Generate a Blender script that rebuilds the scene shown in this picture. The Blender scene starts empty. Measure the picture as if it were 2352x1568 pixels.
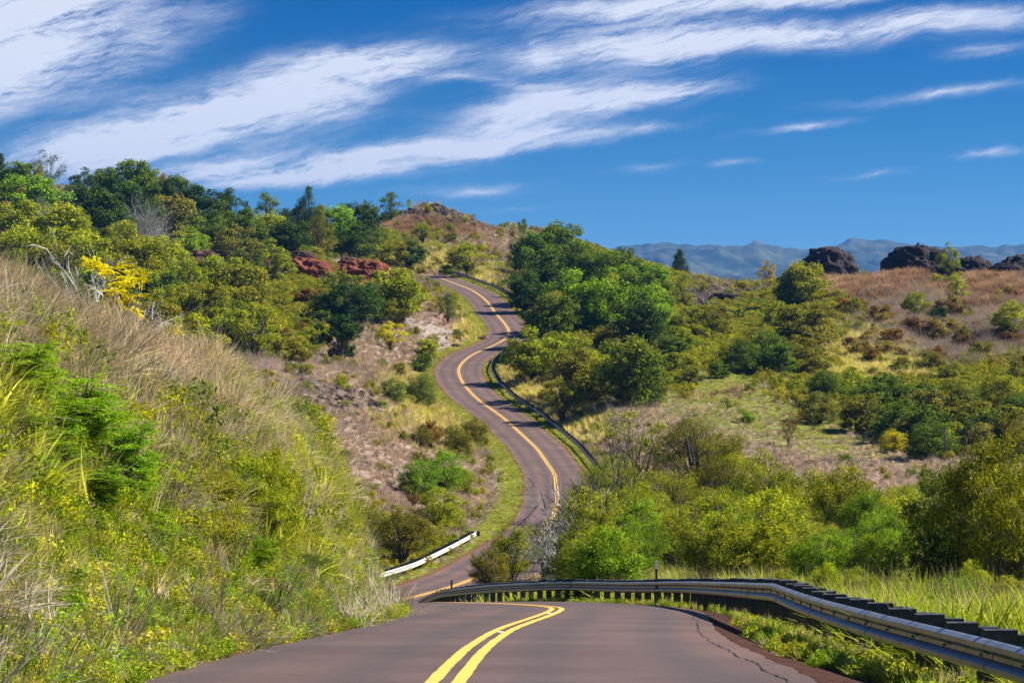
import bpy, math, random
import numpy as np
from mathutils import Vector

# ------------------------------------------------------------------ camera, world, sun, exposure
SC = bpy.context.scene
COL = SC.collection
CX, CY, F, HZ = 1176.0, 784.0, 6533.3, 680.0      # photo framed as 2352x1568; HZ = row of the horizon
EYE = 0.0

cam_d = bpy.data.cameras.new('camera')
cam_d.lens = 100.0; cam_d.sensor_width = 36.0; cam_d.clip_start = 0.5; cam_d.clip_end = 60000
cam = bpy.data.objects.new('camera', cam_d); COL.objects.link(cam)
cam.location = (0, 0, EYE)
cam.rotation_euler = (math.pi/2 - math.atan((CY-HZ)/F), 0, 0)
SC.camera = cam

SUN_EL, SUN_AZ = math.radians(43), math.radians(82)   # azimuth clockwise from +Y (view direction), towards +X
sd = Vector((math.sin(SUN_AZ)*math.cos(SUN_EL), math.cos(SUN_AZ)*math.cos(SUN_EL), math.sin(SUN_EL)))
sun_d = bpy.data.lights.new('sun', 'SUN'); sun_d.energy = 5.0; sun_d.angle = math.radians(0.5); sun_d.color = (1.0, 0.93, 0.82)
sun = bpy.data.objects.new('sun', sun_d); COL.objects.link(sun)
sun.rotation_euler = sd.to_track_quat('Z', 'Y').to_euler(); sun.location = (60, 30, 60)

SC.view_settings.view_transform = 'Standard'; SC.view_settings.look = 'None'
SC.view_settings.gamma = 1.0; SC.view_settings.use_curve_mapping = False
SC.view_settings.exposure = 1.10
SC.render.engine = 'CYCLES'
cy = SC.cycles
cy.max_bounces = 5; cy.diffuse_bounces = 2; cy.glossy_bounces = 1; cy.transmission_bounces = 3; cy.transparent_max_bounces = 4
cy.volume_bounces = 0; cy.use_denoising = True; cy.caustics_reflective = False; cy.caustics_refractive = False
cy.sample_clamp_indirect = 4.0

def N(nt, typ, **kw):
    n = nt.nodes.new(typ)
    for k, v in kw.items():
        if k == 'ins':
            for i, val in v.items(): n.inputs[i].default_value = val
        else: setattr(n, k, v)
    return n
def L(nt, a, b): nt.links.new(a, b)
def math_n(nt, op, a, b=None, c=None):
    n = nt.nodes.new('ShaderNodeMath'); n.operation = op
    for i, v in enumerate((a, b, c)):
        if v is None: continue
        if isinstance(v, (int, float)): n.inputs[i].default_value = v
        else: nt.links.new(v, n.inputs[i])
    return n.outputs[0]

W = bpy.data.worlds.new('World'); SC.world = W; W.use_nodes = True
nt = W.node_tree; nt.nodes.clear()
tc = N(nt, 'ShaderNodeTexCoord')
sep = N(nt, 'ShaderNodeSeparateXYZ'); L(nt, tc.outputs['Generated'], sep.inputs[0])
# the polarised deep blue of the photo comes down to a few degrees above the horizon
lift = N(nt, 'ShaderNodeCombineXYZ')
L(nt, sep.outputs[0], lift.inputs[0]); L(nt, sep.outputs[1], lift.inputs[1])
zz = math_n(nt, 'MAXIMUM', sep.outputs[2], 0.0)
L(nt, math_n(nt, 'ADD', math_n(nt, 'MULTIPLY', math_n(nt, 'POWER', zz, 0.8), 3.5), 0.055), lift.inputs[2])
nrm = N(nt, 'ShaderNodeVectorMath', operation='NORMALIZE'); L(nt, lift.outputs[0], nrm.inputs[0])
sky = N(nt, 'ShaderNodeTexSky'); sky.sky_type = 'NISHITA'; sky.sun_disc = False
sky.sun_elevation = SUN_EL; sky.sun_rotation = SUN_AZ; sky.altitude = 800; sky.air_density = 1.0; sky.dust_density = 0.3; sky.ozone_density = 3.0
L(nt, nrm.outputs[0], sky.inputs[0])
hs = N(nt, 'ShaderNodeHueSaturation', ins={'Saturation': 1.32, 'Value': 1.0}); L(nt, sky.outputs[0], hs.inputs['Color'])
tintm = N(nt, 'ShaderNodeMix', data_type='RGBA', blend_type='MULTIPLY'); tintm.inputs[0].default_value = 1.0
tintm.inputs[7].default_value = (0.30, 1.12, 1.22, 1)
L(nt, hs.outputs[0], tintm.inputs[6])
eh = N(nt, 'ShaderNodeMapRange'); eh.inputs['From Min'].default_value = 0.0; eh.inputs['From Max'].default_value = .10; L(nt, sep.outputs[2], eh.inputs['Value'])
tcol = N(nt, 'ShaderNodeMix', data_type='RGBA'); tcol.inputs[6].default_value = (2.1, 1.75, 1.28, 1); tcol.inputs[7].default_value = (.16, .90, 1.12, 1); L(nt, eh.outputs[0], tcol.inputs[0]); L(nt, tcol.outputs[2], tintm.inputs[7])
# cirrus: streaks placed by direction (azimuth, elevation slope)
az = math_n(nt, 'ARCTAN2', sep.outputs[0], sep.outputs[1])
hor = math_n(nt, 'SQRT', math_n(nt, 'ADD', math_n(nt, 'MULTIPLY', sep.outputs[0], sep.outputs[0]), math_n(nt, 'ADD', math_n(nt, 'MULTIPLY', sep.outputs[1], sep.outputs[1]), 1e-6)))
el = math_n(nt, 'DIVIDE', sep.outputs[2], hor)
ae = N(nt, 'ShaderNodeCombineXYZ'); L(nt, az, ae.inputs[0]); L(nt, el, ae.inputs[1])
# domain warp
wn = N(nt, 'ShaderNodeTexNoise', ins={'Scale': 16.0, 'Detail': 6.0, 'Roughness': .6}); L(nt, ae.outputs[0], wn.inputs['Vector'])
wsub = N(nt, 'ShaderNodeVectorMath', operation='SUBTRACT'); L(nt, wn.outputs['Color'], wsub.inputs[0]); wsub.inputs[1].default_value = (.5, .5, .5)
wsc = N(nt, 'ShaderNodeVectorMath', operation='MULTIPLY'); L(nt, wsub.outputs[0], wsc.inputs[0]); wsc.inputs[1].default_value = (0.034, 0.015, 0)
wp = N(nt, 'ShaderNodeVectorMath', operation='ADD'); L(nt, ae.outputs[0], wp.inputs[0]); L(nt, wsc.outputs[0], wp.inputs[1])
BLOBS = [(60, 60, 520, 190, 24, 1.3), (-60, 230, 330, 75, 24, .75), (330, 130, 330, 90, 30, .35),
    (470, 262, 520, 80, 17, 1.0), (640, 250, 300, 60, 17, .5), (860, 150, 300, 55, 6, .8), (230, 345, 360, 60, 8, .95), (760, 270, 260, 80, 12, .45),
    (700, 400, 380, 30, 3, 1.5), (540, 378, 330, 34, 6, .6),
    (1500, 15, 480, 45, 4, .85), (1900, -10, 480, 30, 3, .7), (1480, 105, 400, 62, 5, .95), (1950, 78, 520, 44, 3, .75), (2200, 45, 300, 30, 2, .4), (1260, 130, 140, 60, 30, .3),
    (1330, 235, 330, 62, 8, .8), (1150, 290, 260, 60, 14, .55), (1500, 225, 230, 40, 8, .6), (1130, 335, 430, 30, 6, .95), (880, 358, 230, 18, 2, .55), (1480, 300, 170, 14, 5, .3),
    (2150, 222, 330, 18, 5, .6), (2260, 125, 110, 26, 6, .4), (1830, 294, 170, 13, 9, .7), (1980, 402, 120, 12, 7, .55), (2270, 350, 110, 15, 4, .65),
    (1690, 380, 50, 11, 0, .5), (1080, 437, 200, 22, 3, .45), (1500, 384, 130, 14, 6, .4), (1180, 478, 120, 9, 2, .3), (1020, 180, 420, 24, -6, .3)]
acc = None
for (bx, by, bl, bt, ang, st) in BLOBS:
    mp = N(nt, 'ShaderNodeMapping', vector_type='TEXTURE')
    mp.inputs['Location'].default_value = ((bx-CX)/F, (HZ-by)/F, 0)
    mp.inputs['Rotation'].default_value = (0, 0, math.radians(ang))
    mp.inputs['Scale'].default_value = (bl/F*1.45, bt/F*1.5, 1)
    L(nt, wp.outputs[0], mp.inputs['Vector'])
    g = N(nt, 'ShaderNodeTexGradient', gradient_type='QUADRATIC_SPHERE'); L(nt, mp.outputs[0], g.inputs[0])
    term = math_n(nt, 'MULTIPLY', g.outputs['Fac'], st*(1.34 if bt > 20 else .95))
    acc = term if acc is None else math_n(nt, 'ADD', acc, term)
# fibrous streak noise, and loose streaks over the rest of the sky
def streak(scale_x, scale_y, ang, detail, rough, off=0.0):
    m = N(nt, 'ShaderNodeMapping'); m.inputs['Rotation'].default_value = (0, 0, math.radians(-ang)); L(nt, wp.outputs[0], m.inputs['Vector'])
    m2 = N(nt, 'ShaderNodeMapping'); m2.inputs['Scale'].default_value = (scale_x, scale_y, 1); m2.inputs['Location'].default_value = (off, off, 0); L(nt, m.outputs[0], m2.inputs['Vector'])
    n = N(nt, 'ShaderNodeTexNoise', ins={'Scale': 1.0, 'Detail': detail, 'Roughness': rough}); L(nt, m2.outputs[0], n.inputs['Vector'])
    return n.outputs['Fac']
s1 = streak(20, 120, 11, 8, .68); s2 = streak(90, 520, 12, 6, .7, 4.0)
fib = math_n(nt, 'ADD', math_n(nt, 'MULTIPLY', s1, .85), math_n(nt, 'MULTIPLY', s2, .35))
mod = math_n(nt, 'ADD', math_n(nt, 'MULTIPLY', math_n(nt, 'SUBTRACT', fib, .6), 4.6), 1.0)
dens = math_n(nt, 'MULTIPLY', acc, math_n(nt, 'MAXIMUM', mod, 0.0))
above = N(nt, 'ShaderNodeMapRange', interpolation_type='SMOOTHSTEP'); above.inputs['From Min'].default_value = .112; above.inputs['From Max'].default_value = .2
L(nt, el, above.inputs['Value'])
loose = N(nt, 'ShaderNodeMapRange', interpolation_type='SMOOTHSTEP'); loose.inputs['From Min'].default_value = .5; loose.inputs['From Max'].default_value = .75
L(nt, streak(3, 14, 14, 5, .6, 9.0), loose.inputs['Value'])
dens = math_n(nt, 'ADD', dens, math_n(nt, 'MULTIPLY', loose.outputs[0], math_n(nt, 'MULTIPLY', above.outputs[0], .8)))
dsm = N(nt, 'ShaderNodeMapRange', interpolation_type='SMOOTHSTEP'); dsm.inputs['From Min'].default_value = -.02; dsm.inputs['From Max'].default_value = 1.12
dsm.inputs['To Max'].default_value = .93
L(nt, dens, dsm.inputs['Value'])
cmix = N(nt, 'ShaderNodeMix', data_type='RGBA'); cmix.inputs[7].default_value = (7.3, 7.6, 8.7, 1)
L(nt, dsm.outputs[0], cmix.inputs[0]); L(nt, tintm.outputs[2], cmix.inputs[6])
bg = N(nt, 'ShaderNodeBackground', ins={'Strength': 0.055}); L(nt, cmix.outputs[2], bg.inputs['Color'])
wo = N(nt, 'ShaderNodeOutputWorld'); L(nt, bg.outputs[0], wo.inputs['Surface'])

# ------------------------------------------------------------------ helpers
rng = np.random.default_rng(7)
random.seed(7)
def X(px, D): return (px-CX)/F*D
def Z(py, D): return (HZ-py)/F*D
def sm(a, b, x):
    t = np.clip((x-a)/(b-a), 0, 1); return t*t*(3-2*t)

_perm = np.random.default_rng(11).random((256, 256))
def vnoise(x, y):
    xi = np.floor(x).astype(int); yi = np.floor(y).astype(int)
    fx = x-xi; fy = y-yi; fx = fx*fx*(3-2*fx); fy = fy*fy*(3-2*fy)
    g = lambda a, b: _perm[a & 255, b & 255]
    return (g(xi, yi)*(1-fx)+g(xi+1, yi)*fx)*(1-fy)+(g(xi, yi+1)*(1-fx)+g(xi+1, yi+1)*fx)*fy
def fbm(x, y, oct=4, gain=.5):
    s = 0; a = 1; t = 0
    for k in range(oct):
        s = s+a*vnoise(x*2**k+17.3*k, y*2**k+5.1*k); t += a; a *= gain
    return s/t*2-1      # about -1..1
def noise3(p, s):
    return (fbm(p[:, 0]*s, p[:, 1]*s+31.7*p[:, 2]*s*.0+7, 4)+fbm(p[:, 1]*s+3, p[:, 2]*s+9, 4)+fbm(p[:, 2]*s+5, p[:, 0]*s+1, 4))/1.8

def new_mesh(name, V, Fc, mats=(), attrs=None, smooth=False, midx=None):
    """V Nx3; Fc an MxK int array (all faces the same size) or a list of such arrays"""
    me = bpy.data.meshes.new(name)
    V = np.asarray(V, dtype=np.float32)
    if not isinstance(Fc, (list, tuple)): Fc = [Fc]
    Fc = [np.asarray(f, dtype=np.int32) for f in Fc if len(f)]
    me.vertices.add(len(V)); me.vertices.foreach_set('co', V.ravel())
    loops = np.concatenate([f.ravel() for f in Fc]) if Fc else np.zeros(0, np.int32)
    sizes = np.concatenate([np.full(len(f), f.shape[1], np.int32) for f in Fc]) if Fc else np.zeros(0, np.int32)
    if len(loops):
        me.loops.add(len(loops)); me.loops.foreach_set('vertex_index', loops)
        me.polygons.add(len(sizes))
        me.polygons.foreach_set('loop_start', np.concatenate([[0], np.cumsum(sizes)[:-1]]).astype(np.int32))
        me.polygons.foreach_set('loop_total', sizes)
        me.polygons.foreach_set('use_smooth', np.full(len(sizes), bool(smooth)))
        if midx is not None: me.polygons.foreach_set('material_index', np.asarray(midx, np.int32))
    for m in mats: me.materials.append(m)
    for k, a in (attrs or {}).items():
        a = np.asarray(a, np.float32)
        if a.ndim == 1:
            at = me.attributes.new(k, 'FLOAT', 'POINT'); at.data.foreach_set('value', a)
        elif a.shape[1] == 4:
            at = me.attributes.new(k, 'FLOAT_COLOR', 'POINT'); at.data.foreach_set('color', a.ravel())
        else:
            at = me.attributes.new(k, 'FLOAT_VECTOR', 'POINT'); at.data.foreach_set('vector', a.ravel())
    me.update(calc_edges=True)
    return me
def obj(name, me, parent=None, loc=None):
    o = bpy.data.objects.new(name, me); COL.objects.link(o)
    if parent is not None: o.parent = parent
    if loc is not None: o.location = loc
    return o
def tag(o, label=None, cat=None, group=None, kind=None):
    if label: o['label'] = label
    if cat: o['category'] = cat
    if group: o['group'] = group
    if kind: o['kind'] = kind
    return o
class MB:
    def __init__(s): s.v = []; s.f = {}; s.n = 0; s.a = []
    def add(s, V, Fc, a=None):
        V = np.asarray(V, float); Fc = np.asarray(Fc, int)
        s.f.setdefault(Fc.shape[1], []).append(Fc+s.n); s.v.append(V); s.n += len(V)
        s.a.append(np.zeros(len(V)) if a is None else np.broadcast_to(a, (len(V),)))
    def box(s, c, sz, rot=0.0, bev=0.0):
        sx, sy, sz_ = [q/2 for q in sz]
        p = np.array([(x, y, z) for z in (-sz_, sz_) for y in (-sy, sy) for x in (-sx, sx)], float)
        cr, sr = math.cos(rot), math.sin(rot)
        p = np.stack([p[:, 0]*cr-p[:, 1]*sr, p[:, 0]*sr+p[:, 1]*cr, p[:, 2]], 1)+np.array(c)
        s.add(p, [(0, 2, 3, 1), (4, 5, 7, 6), (0, 1, 5, 4), (2, 6, 7, 3), (0, 4, 6, 2), (1, 3, 7, 5)])
    def tube(s, P, R, n=5):
        P = np.asarray(P, float); R = np.broadcast_to(np.asarray(R, float), (len(P),))
        T = np.gradient(P, axis=0); T /= np.linalg.norm(T, axis=1)[:, None]+1e-9
        ref = np.where(np.abs(T[:, 2:3]) < .9, np.array([[0, 0, 1.]]), np.array([[1., 0, 0]]))
        A = np.cross(T, ref); A /= np.linalg.norm(A, axis=1)[:, None]+1e-9; B = np.cross(T, A)
        th = np.arange(n)/n*2*math.pi
        V = P[:, None]+R[:, None, None]*(A[:, None]*np.cos(th)[None, :, None]+B[:, None]*np.sin(th)[None, :, None])
        m = len(P); i = np.arange(m-1)[:, None]*n; j = np.arange(n)[None]; k = (j+1) % n
        Fc = np.stack([i+j, i+k, i+n+k, i+n+j], -1).reshape(-1, 4)
        s.add(V.reshape(-1, 3), Fc)
    def mesh(s, name, mats, smooth=False, attr=None):
        at = {attr: np.concatenate(s.a)} if attr else None
        return new_mesh(name, np.concatenate(s.v), [np.concatenate(x) for x in s.f.values()], mats, at, smooth)

# ------------------------------------------------------------------ materials
def base_mat(name, rough=.9, spec=.2, metal=0.0):
    m = bpy.data.materials.new(name); m.use_nodes = True
    b = m.node_tree.nodes['Principled BSDF']
    b.inputs['Roughness'].default_value = rough; b.inputs['Specular IOR Level'].default_value = spec; b.inputs['Metallic'].default_value = metal
    return m, m.node_tree, b
def noise_mat(name, c1, c2, scale=3.0, rough=.9, detail=5, bump=0.0, bscale=None, spec=.2, metal=0.0, lo=.35, hi=.65):
    m, t, b = base_mat(name, rough, spec, metal)
    co = N(t, 'ShaderNodeTexCoord')
    n = N(t, 'ShaderNodeTexNoise', ins={'Scale': scale, 'Detail': detail, 'Roughness': .65}); L(t, co.outputs['Object'], n.inputs['Vector'])
    r = N(t, 'ShaderNodeValToRGB'); r.color_ramp.elements[0].position = lo; r.color_ramp.elements[1].position = hi
    r.color_ramp.elements[0].color = (*c1, 1); r.color_ramp.elements[1].color = (*c2, 1)
    L(t, n.outputs['Fac'], r.inputs[0]); L(t, r.outputs[0], b.inputs['Base Color'])
    if bump:
        n2 = N(t, 'ShaderNodeTexNoise', ins={'Scale': bscale or scale*4, 'Detail': 5.0}); L(t, co.outputs['Object'], n2.inputs['Vector'])
        bp = N(t, 'ShaderNodeBump', ins={'Strength': bump, 'Distance': .05}); L(t, n2.outputs['Fac'], bp.inputs['Height']); L(t, bp.outputs[0], b.inputs['Normal'])
    return m
def leaf_mat(name, instanced, transl=.27, gloss=.012, grough=.6, tipcol=(.40, .36, .02), warmc=(2.0, 1.8, .7), coolc=(.34, .42, .42), tmul=(1.25, 1.2, .55)):
    """leaf colour from the object's colour (or the instance's 'tint'), varied leaf by leaf with the mesh attribute 'lv'"""
    m = bpy.data.materials.new(name); m.use_nodes = True; t = m.node_tree; t.nodes.clear()
    if instanced:
        a = N(t, 'ShaderNodeAttribute', attribute_type='INSTANCER', attribute_name='tint'); base = a.outputs['Color']; alpha = None
    else:
        a = N(t, 'ShaderNodeObjectInfo'); base = a.outputs['Color']; alpha = a.outputs['Alpha']
    lv = N(t, 'ShaderNodeAttribute', attribute_type='GEOMETRY', attribute_name='lv')
    warm = N(t, 'ShaderNodeMix', data_type='RGBA', blend_type='MULTIPLY'); warm.inputs[0].default_value = 1; warm.inputs[7].default_value = (*warmc, 1); L(t, base, warm.inputs[6])
    cool = N(t, 'ShaderNodeMix', data_type='RGBA', blend_type='MULTIPLY'); cool.inputs[0].default_value = 1; cool.inputs[7].default_value = (*coolc, 1); L(t, base, cool.inputs[6])
    mx = N(t, 'ShaderNodeMix', data_type='RGBA'); L(t, lv.outputs['Fac'], mx.inputs[0]); L(t, cool.outputs[2], mx.inputs[6]); L(t, warm.outputs[2], mx.inputs[7])
    colr = mx.outputs[2]
    if alpha is not None:
        up = N(t, 'ShaderNodeAttribute', attribute_type='GEOMETRY', attribute_name='tip')
        inv = math_n(t, 'SUBTRACT', 1.0, alpha)
        f = math_n(t, 'MULTIPLY', inv, up.outputs['Fac'])
        mt = N(t, 'ShaderNodeMix', data_type='RGBA'); L(t, f, mt.inputs[0]); L(t, colr, mt.inputs[6]); mt.inputs[7].default_value = (*tipcol, 1)
        colr = mt.outputs[2]
    d = N(t, 'ShaderNodeBsdfDiffuse'); L(t, colr, d.inputs['Color'])
    tr = N(t, 'ShaderNodeBsdfTranslucent')
    tcol = N(t, 'ShaderNodeMix', data_type='RGBA', blend_type='MULTIPLY'); tcol.inputs[0].default_value = 1; tcol.inputs[7].default_value = (*tmul, 1); L(t, colr, tcol.inputs[6])
    L(t, tcol.outputs[2], tr.inputs['Color'])
    s = N(t, 'ShaderNodeMixShader', ins={0: transl}); L(t, d.outputs[0], s.inputs[1]); L(t, tr.outputs[0], s.inputs[2])
    out = s.outputs[0]
    if gloss:
        g = N(t, 'ShaderNodeBsdfGlossy', ins={'Roughness': grough, 'Color': (1, 1, 1, 1)})
        s2 = N(t, 'ShaderNodeMixShader', ins={0: gloss}); L(t, out, s2.inputs[1]); L(t, g.outputs[0], s2.inputs[2]); out = s2.outputs[0]
    o = N(t, 'ShaderNodeOutputMaterial'); L(t, out, o.inputs['Surface'])
    return m
M_leaf = leaf_mat('tree_leaf', False)
M_ileaf = leaf_mat('ground_leaf', True, transl=.28, gloss=0)
M_idry = leaf_mat('ground_blade', True, transl=.32, gloss=0, warmc=(1.4, 1.34, 1.15), coolc=(.58, .56, .54), tmul=(1.15, 1.1, .75))
M_bark = noise_mat('bark', (.07, .055, .045), (.17, .145, .125), 6, .9, bump=.4)
M_palebark = noise_mat('pale_bark', (.36, .34, .33), (.60, .57, .55), 9, .85)
M_twig = noise_mat('grey_twig', (.13, .11, .105), (.30, .27, .26), 4, .85)
M_lava = noise_mat('lava_rock', (.014, .011, .012), (.060, .046, .044), .55, .95, bump=.9, bscale=2.5)
M_red = noise_mat('red_earth', (.085, .024, .012), (.19, .060, .030), .35, .95, bump=.6, bscale=1.5)
M_brown = noise_mat('brown_earth', (.05, .028, .02), (.15, .085, .06), .5, .95, bump=.8, bscale=2.0)
M_metal = noise_mat('galvanised_steel', (.24, .25, .27), (.40, .41, .43), 3.0, .42, spec=.5, metal=.75)
M_whitemetal = noise_mat('pale_galvanised_steel', (.50, .48, .45), (.68, .66, .62), 4.0, .55, spec=.5, metal=.1)
M_post = noise_mat('tarred_post', (.022, .026, .032), (.06, .068, .078), 7.0, .75, bump=.2)
M_yellow = noise_mat('yellow_road_paint', (.36, .22, .07), (.76, .45, .085), 9.0, .7, detail=10, lo=.30, hi=.47)
M_white = noise_mat('white_paint', (.6, .6, .58), (.8, .8, .78), 5.0, .6)
M_dark = noise_mat('dark_hole', (.012, .012, .014), (.02, .02, .02), 5.0, .9)
# ------------------------------------------------------------------ road alignment (x and z of the centre line by distance y)
RP = [(-25, -1.6, 1.0), (0, -1.1, -1.35), (12, -.85, -2.3), (26, -.58, -3.53), (34.7, -.48, -4.355), (46, -.13, -5.42), (60.5, .75, -6.81), (67.6, 1.12, -7.48), (76, 1.15, -8.34), (84, .37, -9.14),
      (92, -.85, -9.96), (100, -2.4, -10.80), (105, -3.4, -11.32), (112, -4.6, -12.3), (120, -6.3, -13.5), (136, -8.3, -15.3), (150, -8.0, -16.6), (158, -6.4, -17.0), (168, -3.8, -17.28)]
for px, py, D in [(1110, 1322, 182), (1190, 1268, 212), (1243, 1228, 235), (1268, 1195, 254), (1281, 1150, 278), (1275, 1090, 308), (1234, 1031, 335), (1159, 961, 362), (1094, 916, 383),
                  (1063, 881, 398), (1050, 851, 412), (1062, 831, 422), (1089, 811, 432), (1136, 793, 442), (1163, 778, 452), (1171, 761, 464), (1158, 741, 480), (1139, 721, 497), (1124, 698, 516),
                  (1109, 683, 530), (1084, 666, 548), (1044, 651, 566), (999, 634, 590), (975, 629.5, 600), (930, 629, 612), (860, 632, 622), (760, 640, 632)]:
    RP.append((D, X(px, D), Z(py, D)))
RP = np.array(RP)
YS = np.arange(-25, 632, .5)
def gsm(a, sig):
    k = np.arange(-60, 61); out = np.zeros_like(a)
    pad = np.concatenate([2*a[0]-a[60:0:-1], a, 2*a[-1]-a[-2:-62:-1]])
    for s_, msk in ((sig[0], YS < 125), (sig[1], YS >= 125)):
        w = np.exp(-.5*(k*.5/s_)**2); w /= w.sum()
        c = np.convolve(pad, w, 'same')[60:-60]; out[msk] = c[msk]
    return out
XC = gsm(np.interp(YS, RP[:, 0], RP[:, 1]), (3.2, 3.8)); ZC = gsm(np.interp(YS, RP[:, 0], RP[:, 2]), (3.0, 6.0))
TH = np.arctan(np.gradient(XC, YS))                       # heading off +Y, towards +X
WL = np.interp(YS, [0, 26, 36, 44, 52, 60, 70, 80, 100, 125, 160, 300, 400, 430, 470, 632], [2.8, 2.8, 2.8, 2.55, 2.6, 3.0, 3.8, 3.9, 3.8, 3.2, 3.3, 3.35, 3.6, 3.6, 3.4, 3.4])
WR = np.interp(YS, [0, 60, 125, 160, 632], [3.45, 3.45, 3.4, 3.4, 3.4])
def road_at(y):
    return tuple(np.interp(y, YS, a) for a in (XC, ZC, TH, WL, WR))
def road_coord(x, y):
    """nearest centre-line y, signed lateral offset (+ right)"""
    y0 = np.array(y, float)
    for _ in range(4):
        xc, zc, th, wl, wr = road_at(y0)
        s, c = np.sin(th), np.cos(th)
        d = (x-xc)*s+(y-y0)*c
        y0 = y0+.8*np.clip(d, -60, 60)*c
    xc, zc, th, wl, wr = road_at(y0)
    lat = (x-xc)*np.cos(th)-(y-y0)*np.sin(th)
    return y0, lat, zc, wl, wr
# guardrail by the near bend: y, x, z of the top edge
GR = np.array([(14, 4.45, -2.25), (19, 4.42, -2.62), (24, 4.36, -2.96), (32, 4.12, -3.57), (41, 4.32, -4.33), (50, 4.62, -5.05), (65, 4.80, -6.53), (80, 4.75, -8.02), (92, 3.45, -9.26), (103, 1.70, -10.32), (120, -1.2, -12.2), (136, -3.6, -14.1), (147, -4.8, -15.75)])

# ------------------------------------------------------------------ terrain control points: photo column, row, distance
CP = [  # left hillside and gully
 (760, 1330, 178), (870, 1290, 190), (1000, 1215, 222), (1085, 1165, 262), (1120, 1060, 310), (950, 1080, 262), (800, 1010, 262), (850, 910, 330), (700, 905, 300), (960, 900, 385), (930, 835, 405),
 (760, 835, 365), (600, 850, 330), (500, 885, 250), (560, 800, 400), (400, 810, 400), (200, 820, 380), (0, 820, 360), (900, 745, 440), (1000, 700, 490), (1080, 765, 455), (1000, 785, 430), (840, 765, 420),
 (940, 675, 530), (1020, 665, 548), (700, 700, 480), (500, 705, 480), (300, 705, 450), (100, 705, 430), (-150, 700, 430), (700, 650, 545), (800, 648, 560), (600, 640, 560), (450, 628, 575), (770, 600, 590), (650, 590, 600),
 (500, 570, 620), (350, 600, 590), (200, 600, 570), (0, 600, 540), (860, 600, 610), (880, 560, 680), (500, 545, 660), (300, 515, 650), (200, 500, 640), (0, 470, 620), (-200, 440, 620), (0, 430, 700), (200, 450, 710), (350, 478, 710),
 (500, 525, 710), (700, 548, 710), (880, 522, 725), (920, 508, 735), (950, 487, 740), (985, 472, 742), (1010, 478, 744), (1060, 502, 745), (1095, 522, 748), (1150, 538, 755), (1200, 528, 760), (1300, 562, 765),
 (985, 540, 705), (900, 560, 690), (1050, 560, 700), (950, 575, 670), (1060, 590, 650), (1150, 600, 640), (1170, 565, 690), (1100, 622, 610), (980, 612, 622),
 # middle trees, saddle ridge
 (1180, 655, 590), (1230, 740, 495), (1280, 690, 540), (1400, 745, 480), (1500, 765, 465), (1450, 690, 560), (1350, 640, 640), (1420, 602, 740), (1480, 628, 760), (1540, 640, 740), (1600, 652, 720), (1700, 668, 715), (1780, 672, 700),
 (1830, 662, 690), (1880, 645, 660), (1600, 700, 600), (1740, 712, 600), (1700, 745, 540), (1560, 730, 560),
 # brown hill on the right
 (1960, 640, 650), (2050, 640, 650), (2200, 642, 645), (2350, 648, 640), (2550, 650, 640), (1920, 700, 560), (2000, 715, 545), (2200, 720, 530), (2350, 750, 490), (2550, 760, 480), (2200, 800, 460), (1950, 795, 460), (1850, 740, 540), (2100, 850, 425), (2350, 850, 425),
 # field and scrub
 (1750, 800, 470), (1600, 865, 405), (1620, 800, 460), (1700, 885, 395), (1650, 940, 362), (1530, 900, 385), (1900, 900, 400), (1850, 960, 362), (2100, 980, 345), (2350, 980, 345), (2300, 1060, 300), (1800, 1055, 312), (1540, 960, 350),
 (1700, 1150, 265), (2000, 1150, 265), (2300, 1150, 250), (1480, 1130, 278), (1420, 1050, 310), (1400, 960, 345), (1350, 900, 380), (1280, 850, 405), (1300, 790, 440), (1240, 800, 440), (2600, 1100, 280)]
CP += [(a, b+55, D+75) for a, b, D in CP if D >= 700 or (D >= 640 and a > 1840)]
cps = [(X(a, D), D, Z(b, D)) for a, b, D in CP]
# near ground, metres
cps += [(8, 12, -3.0), (14, 20, -4.2), (8, 30, -4.6), (8.5, 50, -6.4), (9, 70, -8.0), (9, 90, -9.8), (7, 105, -11.4), (5, 125, -13.2), (4.5, 145, -14.8), (6, 165, -15.9), (9, 190, -17.2), (13, 215, -18.4), (14, 240, -19.8), (14, 265, -19.8),
        (20, 60, -7.0), (20, 90, -9.4), (24, 120, -11.6), (24, 150, -13.9), (28, 180, -16), (36, 220, -17.9), (45, 40, -6), (60, 120, -12), (40, 160, -15), (20, 30, -4.6),
        (-16, 20, -1.5), (-30, 40, -3), (-28, 70, -6), (-26, 100, -9), (-20, 125, -12), (-18, 145, -14), (-16, 165, -15.6), (-30, 150, -12.5), (-34, 200, -12), (-26, 225, -13.6), (-60, 120, -9), (-60, 260, -11), (-80, 330, -9), (0, -20, 0), (10, -10, -1), (-12, -10, 1)]
for y in list(range(0, 150, 14))+list(range(150, 620, 18)):
    xc, zc, th, wl, wr = [float(q) for q in road_at(y)]
    cps += [(xc-5*math.cos(th), y+5*math.sin(th), zc), (xc+5*math.cos(th), y-5*math.sin(th), zc-.1)]
CPA = np.array(cps)
def warp(x, y):
    d = np.maximum(y, -22)+30; return np.stack([2.4*x/d, .62*np.log(d)], -1)
Wc = warp(CPA[:, 0], CPA[:, 1])
def kern(r): return np.sqrt(r*r+1e-5)
A = kern(np.linalg.norm(Wc[:, None]-Wc[None], axis=-1))-1e-3*np.eye(len(Wc))
P1 = np.concatenate([np.ones((len(Wc), 1)), Wc], 1)
AA = np.block([[A, P1], [P1.T, np.zeros((3, 3))]])
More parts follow.
